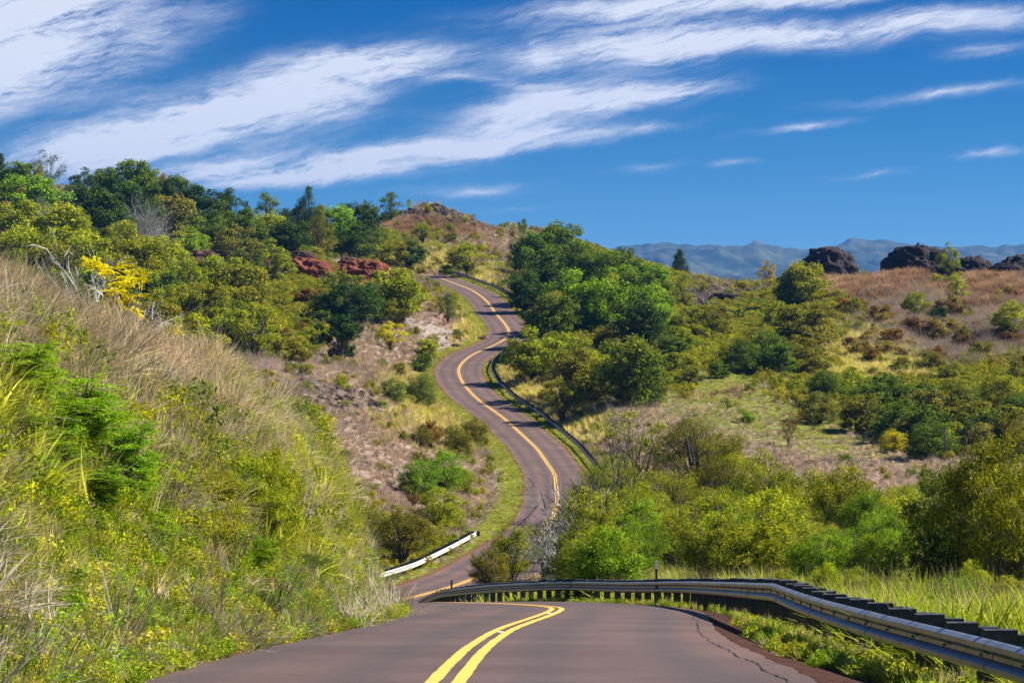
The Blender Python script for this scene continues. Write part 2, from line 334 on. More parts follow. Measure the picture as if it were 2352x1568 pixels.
# heights are solved as slope z/(y+30), so near and far fit alike
rhs = np.concatenate([CPA[:, 2]/(CPA[:, 1]+30), np.zeros(3)])
SOL = np.linalg.solve(AA, rhs)
def rbf(x, y):
    x = np.asarray(x, float).ravel(); y = np.asarray(y, float).ravel(); out = np.empty(len(x))
    for i in range(0, len(x), 20000):
        w = warp(x[i:i+20000], y[i:i+20000])
        d2 = (w**2).sum(1)[:, None]+(Wc**2).sum(1)[None]-2*w@Wc.T
        out[i:i+20000] = (kern(np.sqrt(np.maximum(d2, 0)))@SOL[:-3]+SOL[-3]+w@SOL[-2:])*(np.maximum(y[i:i+20000], -22)+30)
    return out
# grid in (u, v)
V0, V1 = math.log(30-14), math.log(30+900)
vs = np.concatenate([np.linspace(V0, V1, 860), np.linspace(V1, math.log(16030), 40)[1:]])
us = np.linspace(-.30, .30, 420)
U, VV = np.meshgrid(us, vs)
YG = np.exp(VV)-30; XG = U*(YG+30)
ZG = rbf(XG, np.minimum(YG, 900)).reshape(XG.shape)
far = sm(770, 1100, YG)
ZG = ZG*(1-far)+far*(-30-np.maximum(YG-770, 0)*.03)
pxG = CX+F*XG/np.maximum(YG, 5); pyG = HZ-F*ZG/np.maximum(YG, 5)
def ell(px, py, cx, cy, rx, ry, ang=0):
    c, s = math.cos(math.radians(ang)), math.sin(math.radians(ang))
    dx, dy = px-cx, py-cy; a = (dx*c-dy*s)/rx; b = (dx*s+dy*c)/ry
    return np.clip(1.35-np.sqrt(a*a+b*b), 0, .7)/.7
# relief: metre-scale lumps everywhere, gullies and ledges on the rocky places
rough = fbm(XG/14, YG/14, 4)*.55*sm(60, 260, YG)+fbm(XG/4+9, YG/4, 3)*.22*sm(20, 150, YG)
ledge = np.abs(fbm(XG/6+40, YG/9, 4))
rocky = np.zeros_like(XG)
for e in [(985, 500, 110, 28, 0), (1130, 570, 90, 40, 20), (760, 895, 130, 45, -15), (960, 760, 110, 60, -35), (1700, 690, 130, 40, -5), (2150, 760, 330, 90, 0), (1120, 780, 20, 25, 0)]:
    rocky = np.maximum(rocky, ell(pxG, pyG, *e)*(YG > 200)*(YG < 780))
hillb = ell(pxG, pyG, 2180, 730, 330, 110, 0)*(YG > 400)*(YG < 700)
rough = rough+hillb*(fbm(XG/7+2, YG/12, 3)*2.3+fbm(XG/2.6, YG/4, 3)*.5)
rough = rough+rocky*((.5-ledge)*1.5*np.minimum(YG/500, 1)+fbm(XG/2.2, YG/2.2+5, 3)*.35)
yr, lat, zc, wl, wr = road_coord(XG, np.minimum(YG, 640))
tl = -lat-wl; tr = lat-wr; t = np.maximum(tl, tr)
inroad = (YG < 640)
w = sm(.4, 9.0, t); w = np.where(tr > tl, sm(.6, 10.0, t), w)
ZG = ZG+rough*np.where(inroad, sm(1, 8, t), 1)*(1-.6*far)
near_bank = np.interp(yr, [-20, 20, 35, 47, 60, 80, 90, 98, 106, 124], [4.3, 4.7, 5.35, 5.45, 5.3, 5.2, 4.7, 2.6, .4, .0])
shoulder = np.where(tr > tl, -np.clip(t, 0, 3)*np.interp(yr, [0, 40, 80, 150, 160], [.22, .12, .10, .10, .06]), 0.02)
Zr = zc+shoulder
ZG = np.where(inroad, Zr*(1-w)+ZG*w, ZG)
lump = fbm(XG/2.1+3, YG/3.2+8, 4)*1.0+fbm(XG/.9, YG/1.3, 3)*.26
steep = np.interp(yr, [48, 75], [1.0, 2.2]); shelf = np.interp(yr, [46, 56, 74, 84], [0, .8, .6, 0])
prof = np.interp(np.where(tl < 8, np.minimum(np.maximum(tl-shelf, 0)*steep, 8), tl), [0, .35, 1.5, 3.2, 5.2, 7, 12, 26], [0, .03, .30, .66, .93, 1.0, .85, 0])
bank = zc+near_bank*prof+lump*sm(.5, 2.5, tl)*sm(0, 1, near_bank)
bw = sm(0.0, .5, tl)*(1-sm(9, 26, tl))*(1-sm(106, 122, yr))
ZG = np.where((tl > 0) & (tl > tr) & inroad, ZG*(1-bw)+bank*bw, ZG)
inn = sm(.05, -.5, t) if False else sm(0, 1, np.clip((-t+.02)/.5, 0, 1))
ZG = np.where(inroad & (t < 0), ZG-.04-.22*inn, ZG-.015*inroad)
ny, nx = XG.shape
def ground(x, y):
    """height of the terrain sheet at x, y"""
    x = np.asarray(x, float); y = np.asarray(y, float)
    u = x/(y+30); v = np.log(y+30)
    fi = np.clip(np.interp(v, vs, np.arange(ny)), 0, ny-1.001); fj = np.clip((u-us[0])/(us[1]-us[0]), 0, nx-1.001)
    i = fi.astype(int); j = fj.astype(int); a = fi-i; b = fj-j
    return (ZG[i, j]*(1-a)*(1-b)+ZG[i+1, j]*a*(1-b)+ZG[i, j+1]*(1-a)*b+ZG[i+1, j+1]*a*b)

# ------------------------------------------------------------------ ground cover: what grows or lies where (by place on the hillsides)
# types: 0 mauve dry grass, 1 golden tall grass, 2 green grass, 3 olive scrub, 4 grey twigs, 5 bare soil/rock dark, 6 pale grey rock, 7 red earth, 8 rust-brown brush
REG = [(760, 820, 260, 70, 0, 0, 1.2), (650, 870, 200, 60, 0, 0, 1), (780, 1080, 210, 150, 0, 0, 1.3), (990, 1100, 120, 130, 0, 0, .9), (560, 810, 120, 40, 0, 4, .5), (870, 960, 150, 70, -20, 0, .6),
 (990, 940, 110, 45, -35, 1, 2.2), (950, 985, 110, 45, -20, 1, .9), (1085, 730, 35, 70, -25, 1, 3.0), (1075, 770, 45, 18, 20, 1, 1.4), (1010, 605, 70, 16, 0, 1, 3), (890, 600, 70, 18, 0, 1, 2.5), (1140, 640, 60, 14, -10, 1, 1.2),
 (1210, 880, 60, 60, -40, 1, 3.0), (1300, 950, 90, 45, -30, 1, 2.6), (1190, 840, 30, 25, 0, 1, 1.5), (1940, 825, 190, 75, -8, 1, 4.5), (2030, 860, 110, 36, 0, 1, 2.0),
 (1600, 865, 90, 18, 0, 2, 2.2), (1700, 950, 240, 65, -12, 2, 3.4), (1900, 1000, 200, 45, -10, 2, 2.6), (1640, 900, 140, 40, 0, 2, 2.5), (1690, 905, 110, 12, 0, 8, 1.4), (1740, 870, 120, 25, 0, 2, 1.6), (1720, 730, 50, 25, 0, 2, 1.6), (1680, 930, 90, 14, 0, 6, .8),
 (1860, 1060, 260, 60, -5, 0, 1.8), (1620, 980, 180, 60, -10, 0, .9), (1720, 1100, 150, 60, 0, 0, 1.6), (1500, 990, 90, 50, 0, 0, 1), (2200, 1020, 160, 50, 0, 0, .8), (1480, 880, 60, 40, 0, 0, .5),
 (600, 730, 140, 70, -10, 3, 2.4), (650, 690, 90, 40, 0, 3, 1.8), (430, 700, 260, 90, 0, 3, 1.4), (150, 620, 300, 130, 0, 3, 2), (250, 500, 350, 90, 20, 3, 2), (560, 570, 200, 30, 0, 3, 1.3), (640, 555, 120, 20, 0, 0, .6),
 (860, 575, 80, 30, 0, 3, 1.5), (1000, 585, 70, 22, 0, 2, 1.0), (1030, 560, 130, 25, 0, 2, 1.5), (1060, 575, 150, 18, 0, 2, 1.2), (970, 530, 130, 25, 0, 8, 1.8), (1000, 545, 130, 14, 0, 8, 1.3), (1150, 560, 90, 45, 10, 0, 1.4), (1090, 590, 90, 25, 0, 8, .8), (1200, 545, 80, 25, 0, 0, 1),
 (985, 498, 90, 26, 0, 5, 2.2), (1050, 505, 60, 16, -25, 5, 2.5), (1150, 580, 70, 18, 20, 5, 1.0),
 (750, 905, 95, 26, -12, 5, 2.6), (800, 930, 80, 18, -20, 5, 1.8), (700, 900, 60, 20, 0, 4, .8), (990, 772, 75, 28, -30, 6, 3.4), (860, 770, 70, 30, -35, 6, 1.2), (1000, 720, 65, 22, -30, 7, 1.8), (980, 715, 50, 18, -25, 6, 1.4), (850, 740, 50, 25, -30, 7, 1.2), (760, 1000, 120, 30, -10, 0, 1),
 (1020, 790, 60, 14, 10, 5, .8), (930, 700, 60, 30, -40, 0, 1.5), (740, 640, 100, 30, 0, 7, 2.6), (850, 640, 70, 24, 0, 7, 2.2), (480, 600, 130, 22, 0, 5, 1.8), (560, 615, 80, 16, 0, 7, 1.0), (10, 500, 60, 50, 0, 7, 3),
 (1660, 690, 130, 32, -5, 5, 3.0), (1780, 690, 60, 24, 0, 5, 2.2), (1740, 716, 60, 10, 0, 7, 2.5), (1560, 670, 60, 35, -30, 7, .7), (1520, 640, 50, 25, 0, 3, 1),
 (2100, 655, 260, 28, 0, 8, 3.2), (2130, 700, 280, 45, 0, 8, 2.2), (2150, 760, 260, 60, 0, 4, 1.7), (2250, 800, 180, 50, 0, 4, 2.4), (2100, 770, 200, 60, 0, 5, 1.5), (2060, 700, 150, 30, 0, 4, 1.4), (1990, 760, 110, 50, 0, 0, 1.4), (2280, 740, 130, 60, 0, 0, 1.2), (2300, 700, 120, 50, 0, 8, .8),
 (1830, 740, 130, 60, 0, 3, 2.4), (1640, 760, 150, 40, 0, 3, 2), (1560, 800, 150, 50, 0, 3, 2), (2050, 920, 200, 50, 0, 3, 2.6), (2250, 940, 180, 70, 0, 3, 2.6), (1830, 860, 100, 40, 0, 3, 1.6), (2300, 880, 120, 50, 0, 3, 2), (1500, 830, 120, 80, 0, 3, 1.3)]
ALB = np.array([(.33, .25, .20), (.42, .34, .13), (.20, .235, .05), (.13, .135, .045), (.20, .17, .16), (.065, .05, .045), (.30, .265, .24), (.20, .065, .035), (.20, .135, .095)])
def cover(px, py, x, y):
    """weights of the nine cover types at each point, n x 9"""
    n = len(px); Wt = np.full((n, 9), .03)
    q = 9+y/60; wx = fbm(x/q+3, y/q, 3)*38*.8; wy = fbm(x/q-7, y/q+12, 3)*16
    farm = y > 155
    for cx, cy, rx, ry, ang, ty, s in REG:
        Wt[:, ty] += s*ell(px+wx, py+wy, cx, cy, rx, ry, ang)*farm
    Wt[:, 0] += .45*farm; Wt[:, 3] += .07*farm; Wt[:, 2] += .08*farm; Wt[:, 4] += .14*farm
    Wt[:, 3] += .9*(y > 400)*(px > 1300)*(px < 1560)
    yr, lat, zc, wl, wr = road_coord(x, y); tl = -lat-wl; tr = lat-wr; t = np.maximum(tl, tr)
    # verge of low green grass
    vg = (1-sm(.6, 3.0, t))*(y < 600)
    Wt[:, 2] += 3.5*vg*(y > 120); 
    # near bank
    nb = (y < 130) & (tl > tr)
    g1 = fbm(x/2.6, y/4.5, 3); crest = sm(2.6, 4.6, tl+.8*g1)*sm(26, 34, y)
    crest = crest*(y < 75); Wt[:, 2] += nb*(1.9+1.5*g1)*(1-.9*crest); Wt[:, 1] += nb*(.35-.6*g1)*(1-.85*crest).clip(0, 2); Wt[:, 0] += nb*(.30+2.6*crest); Wt[:, 4] += nb*.18
    nr = (y < 225) & (tr >= tl)
    Wt[:, 2] += nr*(1.3+.9*g1); Wt[:, 1] += nr*(.45-.5*g1); Wt[:, 0] += nr*.15
    ml = (y >= 110) & (y < 225) & (tl > tr)
    Wt[:, 2] += ml*1.0; Wt[:, 0] += ml*.8*sm(5, 16, tl); Wt[:, 3] += ml*.7
    Wt = np.clip(Wt, .001, None)**1.35
    return Wt/Wt.sum(1)[:, None], t, tl, tr, yr
Pg = np.stack([XG.ravel(), YG.ravel(), ZG.ravel()], 1)
pyG = HZ-F*ZG/np.maximum(YG, 5)
Wt, tG, tlG, trG, yrG = cover(pxG.ravel(), pyG.ravel(), Pg[:, 0], np.minimum(Pg[:, 1], 900))
jit = np.random.default_rng(3).random((len(Pg), 1))*.3+.85
soil = np.array([.16, .105, .08])
gc = Wt@ALB
gc = gc*.75+soil*.25
gc = gc*(1+.20*fbm(Pg[:, 0]/5, Pg[:, 1]/7, 4))[:, None]*jit
tt = (1-sm(.1, .8, tG+.25*fbm(Pg[:, 0]/.8, Pg[:, 1]/1.6, 3)))[:, None]*(Pg[:, 1:2] < 630)      # bare red dirt along the pavement
gc = gc*(1-tt)+np.array([.15, .062, .04])*tt
trn = (trG > tlG)*(yrG < 140)
dirt = (trn*(1-sm(.7, 1.5, trG+.5*fbm(Pg[:, 0]/1.2, Pg[:, 1]/3, 3))))[:, None]
gc = gc*(1-dirt)+np.array([.085, .040, .030])*dirt
top = ((Pg[:, 1] > 560)*(Pg[:, 1] < 620)*(trG > tlG)*(1-sm(1.5, 5, trG)))[:, None]     # sandy lay-by at the top bend
gc = gc*(1-top)+np.array([.45, .33, .25])*top
gcol = np.concatenate([np.clip(gc, .01, .8), np.ones((len(gc), 1))], 1)
idx = np.arange(ny*nx).reshape(ny, nx)
quads = np.stack([idx[:-1, :-1], idx[:-1, 1:], idx[1:, 1:], idx[1:, :-1]], -1).reshape(-1, 4)
m, t_, b_ = base_mat('hillside_ground', .95, .1)
ca = N(t_, 'ShaderNodeAttribute', attribute_type='GEOMETRY', attribute_name='gcol')
co = N(t_, 'ShaderNodeTexCoord')
n1 = N(t_, 'ShaderNodeTexNoise', ins={'Scale': 1.3, 'Detail': 8.0, 'Roughness': .7}); L(t_, co.outputs['Object'], n1.inputs['Vector'])
r1 = N(t_, 'ShaderNodeMapRange'); r1.inputs['From Min'].default_value = .3; r1.inputs['From Max'].default_value = .7; r1.inputs['To Min'].default_value = .62; r1.inputs['To Max'].default_value = 1.35
L(t_, n1.outputs['Fac'], r1.inputs['Value'])
mm = N(t_, 'ShaderNodeVectorMath', operation='SCALE'); L(t_, ca.outputs['Color'], mm.inputs[0]); L(t_, r1.outputs[0], mm.inputs['Scale']); L(t_, mm.outputs[0], b_.inputs['Base Color'])
n2 = N(t_, 'ShaderNodeTexNoise', ins={'Scale': 2.2, 'Detail': 9.0, 'Roughness': .7}); L(t_, co.outputs['Object'], n2.inputs['Vector'])
bp = N(t_, 'ShaderNodeBump', ins={'Strength': .8, 'Distance': .35}); L(t_, n2.outputs['Fac'], bp.inputs['Height']); L(t_, bp.outputs[0], b_.inputs['Normal'])
g_me = new_mesh('ground', Pg, quads, [m], {'gcol': gcol}, True)
tag(obj('ground', g_me), 'rolling hillsides of dry grass, red earth and dark rock', kind='structure')

# ------------------------------------------------------------------ road sheet
def asphalt():
    m, t, b = base_mat('red_brown_asphalt', .75, .35)
    uv = N(t, 'ShaderNodeAttribute', attribute_type='GEOMETRY', attribute_name='lat'); co = N(t, 'ShaderNodeTexCoord')
    n1 = N(t, 'ShaderNodeTexNoise', ins={'Scale': .35, 'Detail': 5.0}); L(t, co.outputs['Object'], n1.inputs['Vector'])
    n2 = N(t, 'ShaderNodeTexNoise', ins={'Scale': 45.0, 'Detail': 3.0}); L(t, co.outputs['Object'], n2.inputs['Vector'])
    # tyre paths: two smoother, greyer bands in each lane
    d = math_n(t, 'ABSOLUTE', math_n(t, 'SUBTRACT', math_n(t, 'ABSOLUTE', uv.outputs['Fac']), 1.65))
    e = math_n(t, 'ABSOLUTE', math_n(t, 'SUBTRACT', d, .78))
    band = N(t, 'ShaderNodeMapRange', interpolation_type='SMOOTHSTEP'); band.inputs['From Min'].default_value = .55; band.inputs['From Max'].default_value = .05; L(t, e, band.inputs['Value'])
    bandn = math_n(t, 'MULTIPLY', band.outputs[0], math_n(t, 'ADD', .45, n1.outputs['Fac']))
    c = N(t, 'ShaderNodeMix', data_type='RGBA'); c.inputs[6].default_value = (.128, .078, .064, 1); c.inputs[7].default_value = (.088, .062, .057, 1); L(t, bandn, c.inputs[0])
    nr = N(t, 'ShaderNodeMapRange'); nr.inputs['From Min'].default_value = .3; nr.inputs['From Max'].default_value = .7; nr.inputs['To Min'].default_value = .80; nr.inputs['To Max'].default_value = 1.18; L(t, n1.outputs['Fac'], nr.inputs['Value'])
    nr2 = N(t, 'ShaderNodeMapRange'); nr2.inputs['From Min'].default_value = .3; nr2.inputs['From Max'].default_value = .7; nr2.inputs['To Min'].default_value = .66; nr2.inputs['To Max'].default_value = 1.36; L(t, n2.outputs['Fac'], nr2.inputs['Value'])
    # red dust gathered at the edges, oily centre of each lane
    ed = N(t, 'ShaderNodeMapRange', interpolation_type='SMOOTHSTEP'); ed.inputs['From Min'].default_value = 2.6; ed.inputs['From Max'].default_value = 3.4; L(t, math_n(t, 'ADD', math_n(t, 'ABSOLUTE', uv.outputs['Fac']), math_n(t, 'MULTIPLY', math_n(t, 'SUBTRACT', n1.outputs['Fac'], .5), 1.2)), ed.inputs['Value'])
    c2 = N(t, 'ShaderNodeMix', data_type='RGBA'); c2.inputs[7].default_value = (.175, .085, .058, 1); L(t, c.outputs[2], c2.inputs[6]); L(t, math_n(t, 'MULTIPLY', ed.outputs[0], .55), c2.inputs[0])
    near = N(t, 'ShaderNodeAttribute', attribute_type='GEOMETRY', attribute_name='fresh')
    c3 = N(t, 'ShaderNodeMix', data_type='RGBA'); c3.inputs[7].default_value = (.070, .051, .048, 1); L(t, c2.outputs[2], c3.inputs[6]); L(t, near.outputs['Fac'], c3.inputs[0])
    s1 = N(t, 'ShaderNodeVectorMath', operation='SCALE'); L(t, c3.outputs[2], s1.inputs[0]); L(t, math_n(t, 'MULTIPLY', nr.outputs[0], nr2.outputs[0]), s1.inputs['Scale'])
    L(t, s1.outputs[0], b.inputs['Base Color'])
    bp = N(t, 'ShaderNodeBump', ins={'Strength': .35, 'Distance': .01}); L(t, n2.outputs['Fac'], bp.inputs['Height']); L(t, bp.outputs[0], b.inputs['Normal'])
    return m
def strip(l0, l1, y0, y1, dz, step=.5, cols=1, jit=0.0, seed=0):
    """sheet following the road between lateral offsets; l0/l1 numbers or the strings 'L'/'R' for the pavement edges"""
    ys = np.arange(y0, y1, step); xc, zc, th, wl, wr = road_at(ys)
    a = -wl if l0 == 'L' else np.full(len(ys), l0); b = wr if l1 == 'R' else np.full(len(ys), l1)
    a = a.copy(); b = b.copy()
    if jit:
        a += jit*fbm(ys*1.1+seed, ys*0+seed, 3); b += jit*fbm(ys*1.3+seed+50, ys*0+seed, 3)
    P = []; LT = []
    for k in range(cols+1):
        l = a+(b-a)*k/cols
        z = zc-.010*np.abs(l)+dz
        P.append(np.stack([xc+l*np.cos(th), ys-l*np.sin(th), z], 1)); LT.append(l)
    P = np.stack(P, 1); m_ = len(ys); n_ = cols+1
    ii = np.arange(m_*n_).reshape(m_, n_)
    q = np.stack([ii[:-1, :-1], ii[:-1, 1:], ii[1:, 1:], ii[1:, :-1]], -1).reshape(-1, 4)
    return P.reshape(-1, 3), q, np.stack(LT, 1).ravel(), np.repeat(ys, n_)
P, q, LT, yy_ = strip('L', 'R', -14, 630, .03, .5, 14, .07, 3)
fresh = .7*(1-sm(118, 160, yy_+2*fbm(P[:, 0]/3, P[:, 1]/3, 3)))*(.75+.5*fbm(P[:, 0]/3+8, P[:, 1]/9, 3))
road = obj('road', new_mesh('road', P, q, [asphalt()], {'lat': LT, 'fresh': np.clip(fresh, 0, 1)}, True))
tag(road, 'winding two-lane road of reddish brown asphalt', kind='structure')
mk = bpy.data.objects.new('road_markings', None); COL.objects.link(mk); tag(mk, 'double yellow centre line painted along the winding road', kind='structure')
for sgn in (-1, 1):
    P, q, LT, _ = strip(min(sgn*.055, sgn*.185), max(sgn*.055, sgn*.185), -14, 630, .038, .5, 1, .012, 9+sgn)
    obj('centre_line', new_mesh('centre_line', P, q, [M_yellow], None, True), mk)
# road studs between the lines
sb = MB(); sb.add([(-.05, -.035, 0), (.05, -.035, 0), (.05, .035, 0), (-.05, .035, 0), (-.04, -.02, .010), (.04, -.02, .010), (.04, .02, .010), (-.04, .02, .010)], [(0, 1, 5, 4), (1, 2, 6, 5), (2, 3, 7, 6), (3, 0, 4, 7), (4, 5, 6, 7)])
stud_me = sb.mesh('road_stud', [M_white])
for y in (44, 62):
    xc, zc, th, *_ = [float(q_) for q_ in road_at(y)]
    o = obj('road_stud', stud_me, mk, (xc, y, zc+.034)); o.rotation_euler = (0, 0, -th)
# crack, drawn as a dark strip, along the right edge of the near pavement
ys = np.arange(18, 66, .18); xc, zc, th, wl, wr = road_at(ys)
l = wr-.30+.10*fbm(ys*.45, ys*0+2, 4)+.03*fbm(ys*2.3, ys*0+6, 3)
P = []
for s_, w_ in ((-1, .02), (1, .02)):
    ll = l+s_*(w_*.38+.012*fbm(ys*3, ys*0+s_, 2)); P.append(np.stack([xc+ll*np.cos(th), ys-ll*np.sin(th), zc-.01*ll+.036], 1))
P = np.stack(P, 1).reshape(-1, 3); ii = np.arange(len(P)).reshape(-1, 2)
o = obj('crack', new_mesh('crack', P, np.stack([ii[:-1, 0], ii[:-1, 1], ii[1:, 1], ii[1:, 0]], 1), [M_dark]), road)

# ------------------------------------------------------------------ far mountains
def mountains():
    nu, nv = 560, 200
    a = np.linspace(-.05, .34, nu); d = np.linspace(8500, 14500, nv)
    A2, D2 = np.meshgrid(a, d); Xm = A2*D2; Ym = D2
    pxm = CX+F*A2
    crest = np.interp(pxm[0], [800, 1300, 1400, 1450, 1560, 1650, 1740, 1840, 1890, 1960, 2010, 2090, 2160, 2240, 2330, 2500, 3000], [600, 590, 580, 573, 570, 572, 566, 578, 572, 561, 560, 571, 577, 574, 577, 568, 590])
    hc = (HZ-crest)/F*12500+9*fbm(a*260, a*0+3, 4)+14
    s = (D2-8500)/4000.0
    prof = np.interp(s, [0, .25, .6, 1.0, 1.5], [-.35, .05, .62, 1.0, .7])
    rid = 1-np.abs(fbm(Xm/640+D2/2600, D2/1500, 5, .55)); rid2 = 1-np.abs(fbm(Xm/240+4, D2/600, 4, .55))
    Zm = hc[None]*prof*(D2/12500)**.5-(1-rid)*-0+((rid-.75)*170+(rid2-.75)*60)*np.clip(1.15-np.abs(s-.5)*1.6, .10, 1)
    over = Zm/D2-hc[None]/12500
    Zm = np.where((s < 1) & (over > -.0012*(1.3-s)), Zm-(over+.0012*(1.3-s))*D2, Zm)
    V = np.stack([Xm, Ym, Zm], -1).reshape(-1, 3); ii = np.arange(nu*nv).reshape(nv, nu)
    q = np.stack([ii[:-1, :-1], ii[:-1, 1:], ii[1:, 1:], ii[1:, :-1]], -1).reshape(-1, 4)
    m = noise_mat('mountain_forest', (.015, .035, .018), (.12, .13, .075), .0045, .95, 9, lo=.38, hi=.66)
    tag(obj('mountains', new_mesh('mountains', V, q, [m], None, True)), 'long forested mountain ridge far behind, faded blue', kind='structure')
mountains()

# ------------------------------------------------------------------ haze
hb = MB(); x0, x1, y0, y1, z0, z1 = -7500, 7500, -120, 16200, -700, 320
hb.add([(x0, y0, z0), (x1, y0, z0), (x1, y1, z0), (x0, y1, z0), (x0, y0, z1), (x1, y0, z1), (x1, y1, z1), (x0, y1, z1)], [(3, 2, 1, 0), (4, 5, 6, 7), (0, 1, 5, 4), (1, 2, 6, 5), (2, 3, 7, 6), (3, 0, 4, 7)])
hm = bpy.data.materials.new('haze'); hm.use_nodes = True; t = hm.node_tree; t.nodes.clear()
pv = N(t, 'ShaderNodeVolumePrincipled', ins={'Density': 5.8e-5, 'Anisotropy': .0}); pv.inputs['Color'].default_value = (.075, .28, .74, 1)
o_ = N(t, 'ShaderNodeOutputMaterial'); L(t, pv.outputs[0], o_.inputs['Volume'])
tag(obj('haze', hb.mesh('haze', [hm])), 'thin blue air haze', kind='stuff')
# ------------------------------------------------------------------ guardrails
PROF = [(.156, .012), (.150, .032), (.120, .083), (.074, .083), (.022, .004), (-.022, .004), (-.074, .083), (-.120, .083), (-.150, .032), (-.156, .012)]
def resample(P, step):
    P = np.asarray(P, float); s = np.concatenate([[0], np.cumsum(np.linalg.norm(np.diff(P, axis=0), axis=1))])
    n = max(2, int(round(s[-1]/step))+1); q = np.linspace(0, s[-1], n)
    return np.stack([np.interp(q, s, P[:, k]) for k in range(3)], 1), q
def w_beam(P, side, top_thick=.004):
    """W-profile beam along the points P (top edge line); side = direction of the corrugation (+1 right of travel, -1 left)"""
    P = np.asarray(P, float); T = np.gradient(P, axis=0); T /= np.linalg.norm(T, axis=1)[:, None]
    S = np.stack([T[:, 1], -T[:, 0], T[:, 2]*0], 1)*side; S /= np.linalg.norm(S, axis=1)[:, None]
    prof = [(h, d) for h, d in PROF]+[(h, d-.006) for h, d in reversed(PROF)]
    n = len(prof); V = np.stack([P+np.array([0, 0, h-.156])+S*d for h, d in prof], 1)
    i = np.arange(len(P)-1)[:, None]*n; j = np.arange(n)[None]; k = (j+1) % n
    q = np.stack([i+j, i+k, i+n+k, i+n+j], -1).reshape(-1, 4)
    caps = np.concatenate([np.array([[a, n-1-a, n-2-a, a+1] for a in range(n//2-1)]), np.array([[a, a+1, n-2-a, n-1-a] for a in range(n//2-1)])+(len(P)-1)*n])
    return V.reshape(-1, 3), np.concatenate([q, caps])
pb = MB(); pb.box((0, 0, -.62), (.13, .20, 1.24)); post_me = pb.mesh('post', [M_post])
bb = MB(); bb.box((0, 0, -.17), (.14, .30, .40)); block_me = bb.mesh('block', [M_post])
bt = MB(); bt.tube([(0, 0, 0), (0, 0, .022)], [.017, .012], 6); bolt_me = bt.mesh('bolt', [M_metal])
def guardrail(name, P, side, metal, label, group=None, bolts=False, post_step=1.905, ends=(), posts_back=.33):
    P, s = resample(P, 3.81/8)
    root = obj(name, None, None, tuple(P[0])); tag(root, label, 'guardrail', group)
    O = P[0]
    T = np.gradient(P, axis=0); T /= np.linalg.norm(T, axis=1)[:, None]
    S = np.stack([T[:, 1], -T[:, 0], T[:, 2]*0], 1)*side; S /= np.linalg.norm(S, axis=1)[:, None]
    for a in range(0, len(P)-1, 8):
        seg = P[a:a+9+(1 if a+9 < len(P) else 0)]-O
        if len(seg) < 2: continue
        seg = seg.copy(); seg += S[a]*(.006 if (a//8) % 2 else 0); seg[:, 2] += .002*((a//8) % 2)
        V, q = w_beam(seg, side); obj('beam', new_mesh('beam', V, q, [metal], None, False), root)
    k = 0
    for d in np.arange(.5, s[-1], post_step):
        c = np.array([np.interp(d, s, P[:, m_]) for m_ in range(3)]); sd_ = np.array([np.interp(d, s, S[:, m_]) for m_ in range(3)])
        ang = math.atan2(sd_[1], sd_[0])-math.pi/2
        jx = random.uniform(-.015, .015)
        b = obj('block', block_me, root, tuple(c-O-sd_*.155+np.array([0, 0, .045+jx]))); b.rotation_euler = (0, 0, ang)
        p = obj('post', post_me, root, tuple(c-O-sd_*(posts_back+.08)+np.array([0, 0, .03+jx]))); p.rotation_euler = (random.uniform(-.01, .01), 0, ang)
        if bolts and c[1] < 60:
            bo = obj('bolt', bolt_me, root, tuple(c-O+sd_*.010+np.array([0, 0, -.156]))); bo.rotation_euler = (math.pi/2, 0, ang+math.pi); 
    # splice slots where two lengths of beam lap, near ones only
    if bolts:
        sl = MB()
        for d in np.arange(3.81/2, s[-1], 3.81/2):
            c = np.array([np.interp(d, s, P[:, m_]) for m_ in range(3)]); sd_ = np.array([np.interp(d, s, S[:, m_]) for m_ in range(3)])
            if c[1] > 70: break
            tt_ = np.array([-sd_[1], sd_[0], 0])
            for off in (-.06, .06):
                for h in (.043-.156+.01, -.268+.11):
                    sl.box(c-O+sd_*(.075 if False else .060)+tt_*off+np.array([0, 0, h+.045]), (.028, .012, .02), math.atan2(tt_[1], tt_[0]))
        o = obj('bolt_row', sl.mesh('bolt_row', [M_dark]), root); o['kind'] = 'stuff'
    return root, P, S
Pn = np.stack([GR[:, 1], GR[:, 0], GR[:, 2]], 1)
Pd, _ = resample(Pn, .7)
# soften the alignment a little but keep the bend where two lengths meet at an angle
kk = np.argmin(abs(Pd[:, 1]-50)); Ps = Pd.copy()
for it in range(40):
    Q = Ps.copy(); Q[1:-1] = (Ps[:-2]+2*Ps[1:-1]+Ps[2:])/4; Q[kk-1:kk+2] = Ps[kk-1:kk+2]; Ps = Q
guardrail('guardrail', Ps, -1, M_metal, 'long steel guardrail with dark blocks along the near bend, curving out of sight', 'guardrails beside the road', bolts=True)
def rail_line(y0, y1, off, h, zoff=0.0):
    ys = np.arange(y0, y1, 1.0); xc, zc, th, wl, wr = road_at(ys)
    x = xc+off*np.cos(th); y = ys-off*np.sin(th)
    return np.stack([x, y, zc+h+zoff], 1)
r_, Pw, Sw = guardrail('guardrail', rail_line(156, 227, -(3.3+1.25), .72)[::1], 1, M_whitemetal, 'pale sunlit guardrail left of the lower road, ending in a square plate', 'guardrails beside the road')
eb = MB(); eb.box((0, 0, -.15), (.10, .42, .46)); en = obj('end_plate', eb.mesh('end_plate', [M_whitemetal]), r_, tuple(Pw[-1]-Pw[0]+np.array([0, .05, 0]))); 
eb = MB(); eb.box((0, 0, -.15), (.34, .012, .38)); obj('buffer_face', eb.mesh('buffer_face', [M_post]), en, (.16, -.2, 0))
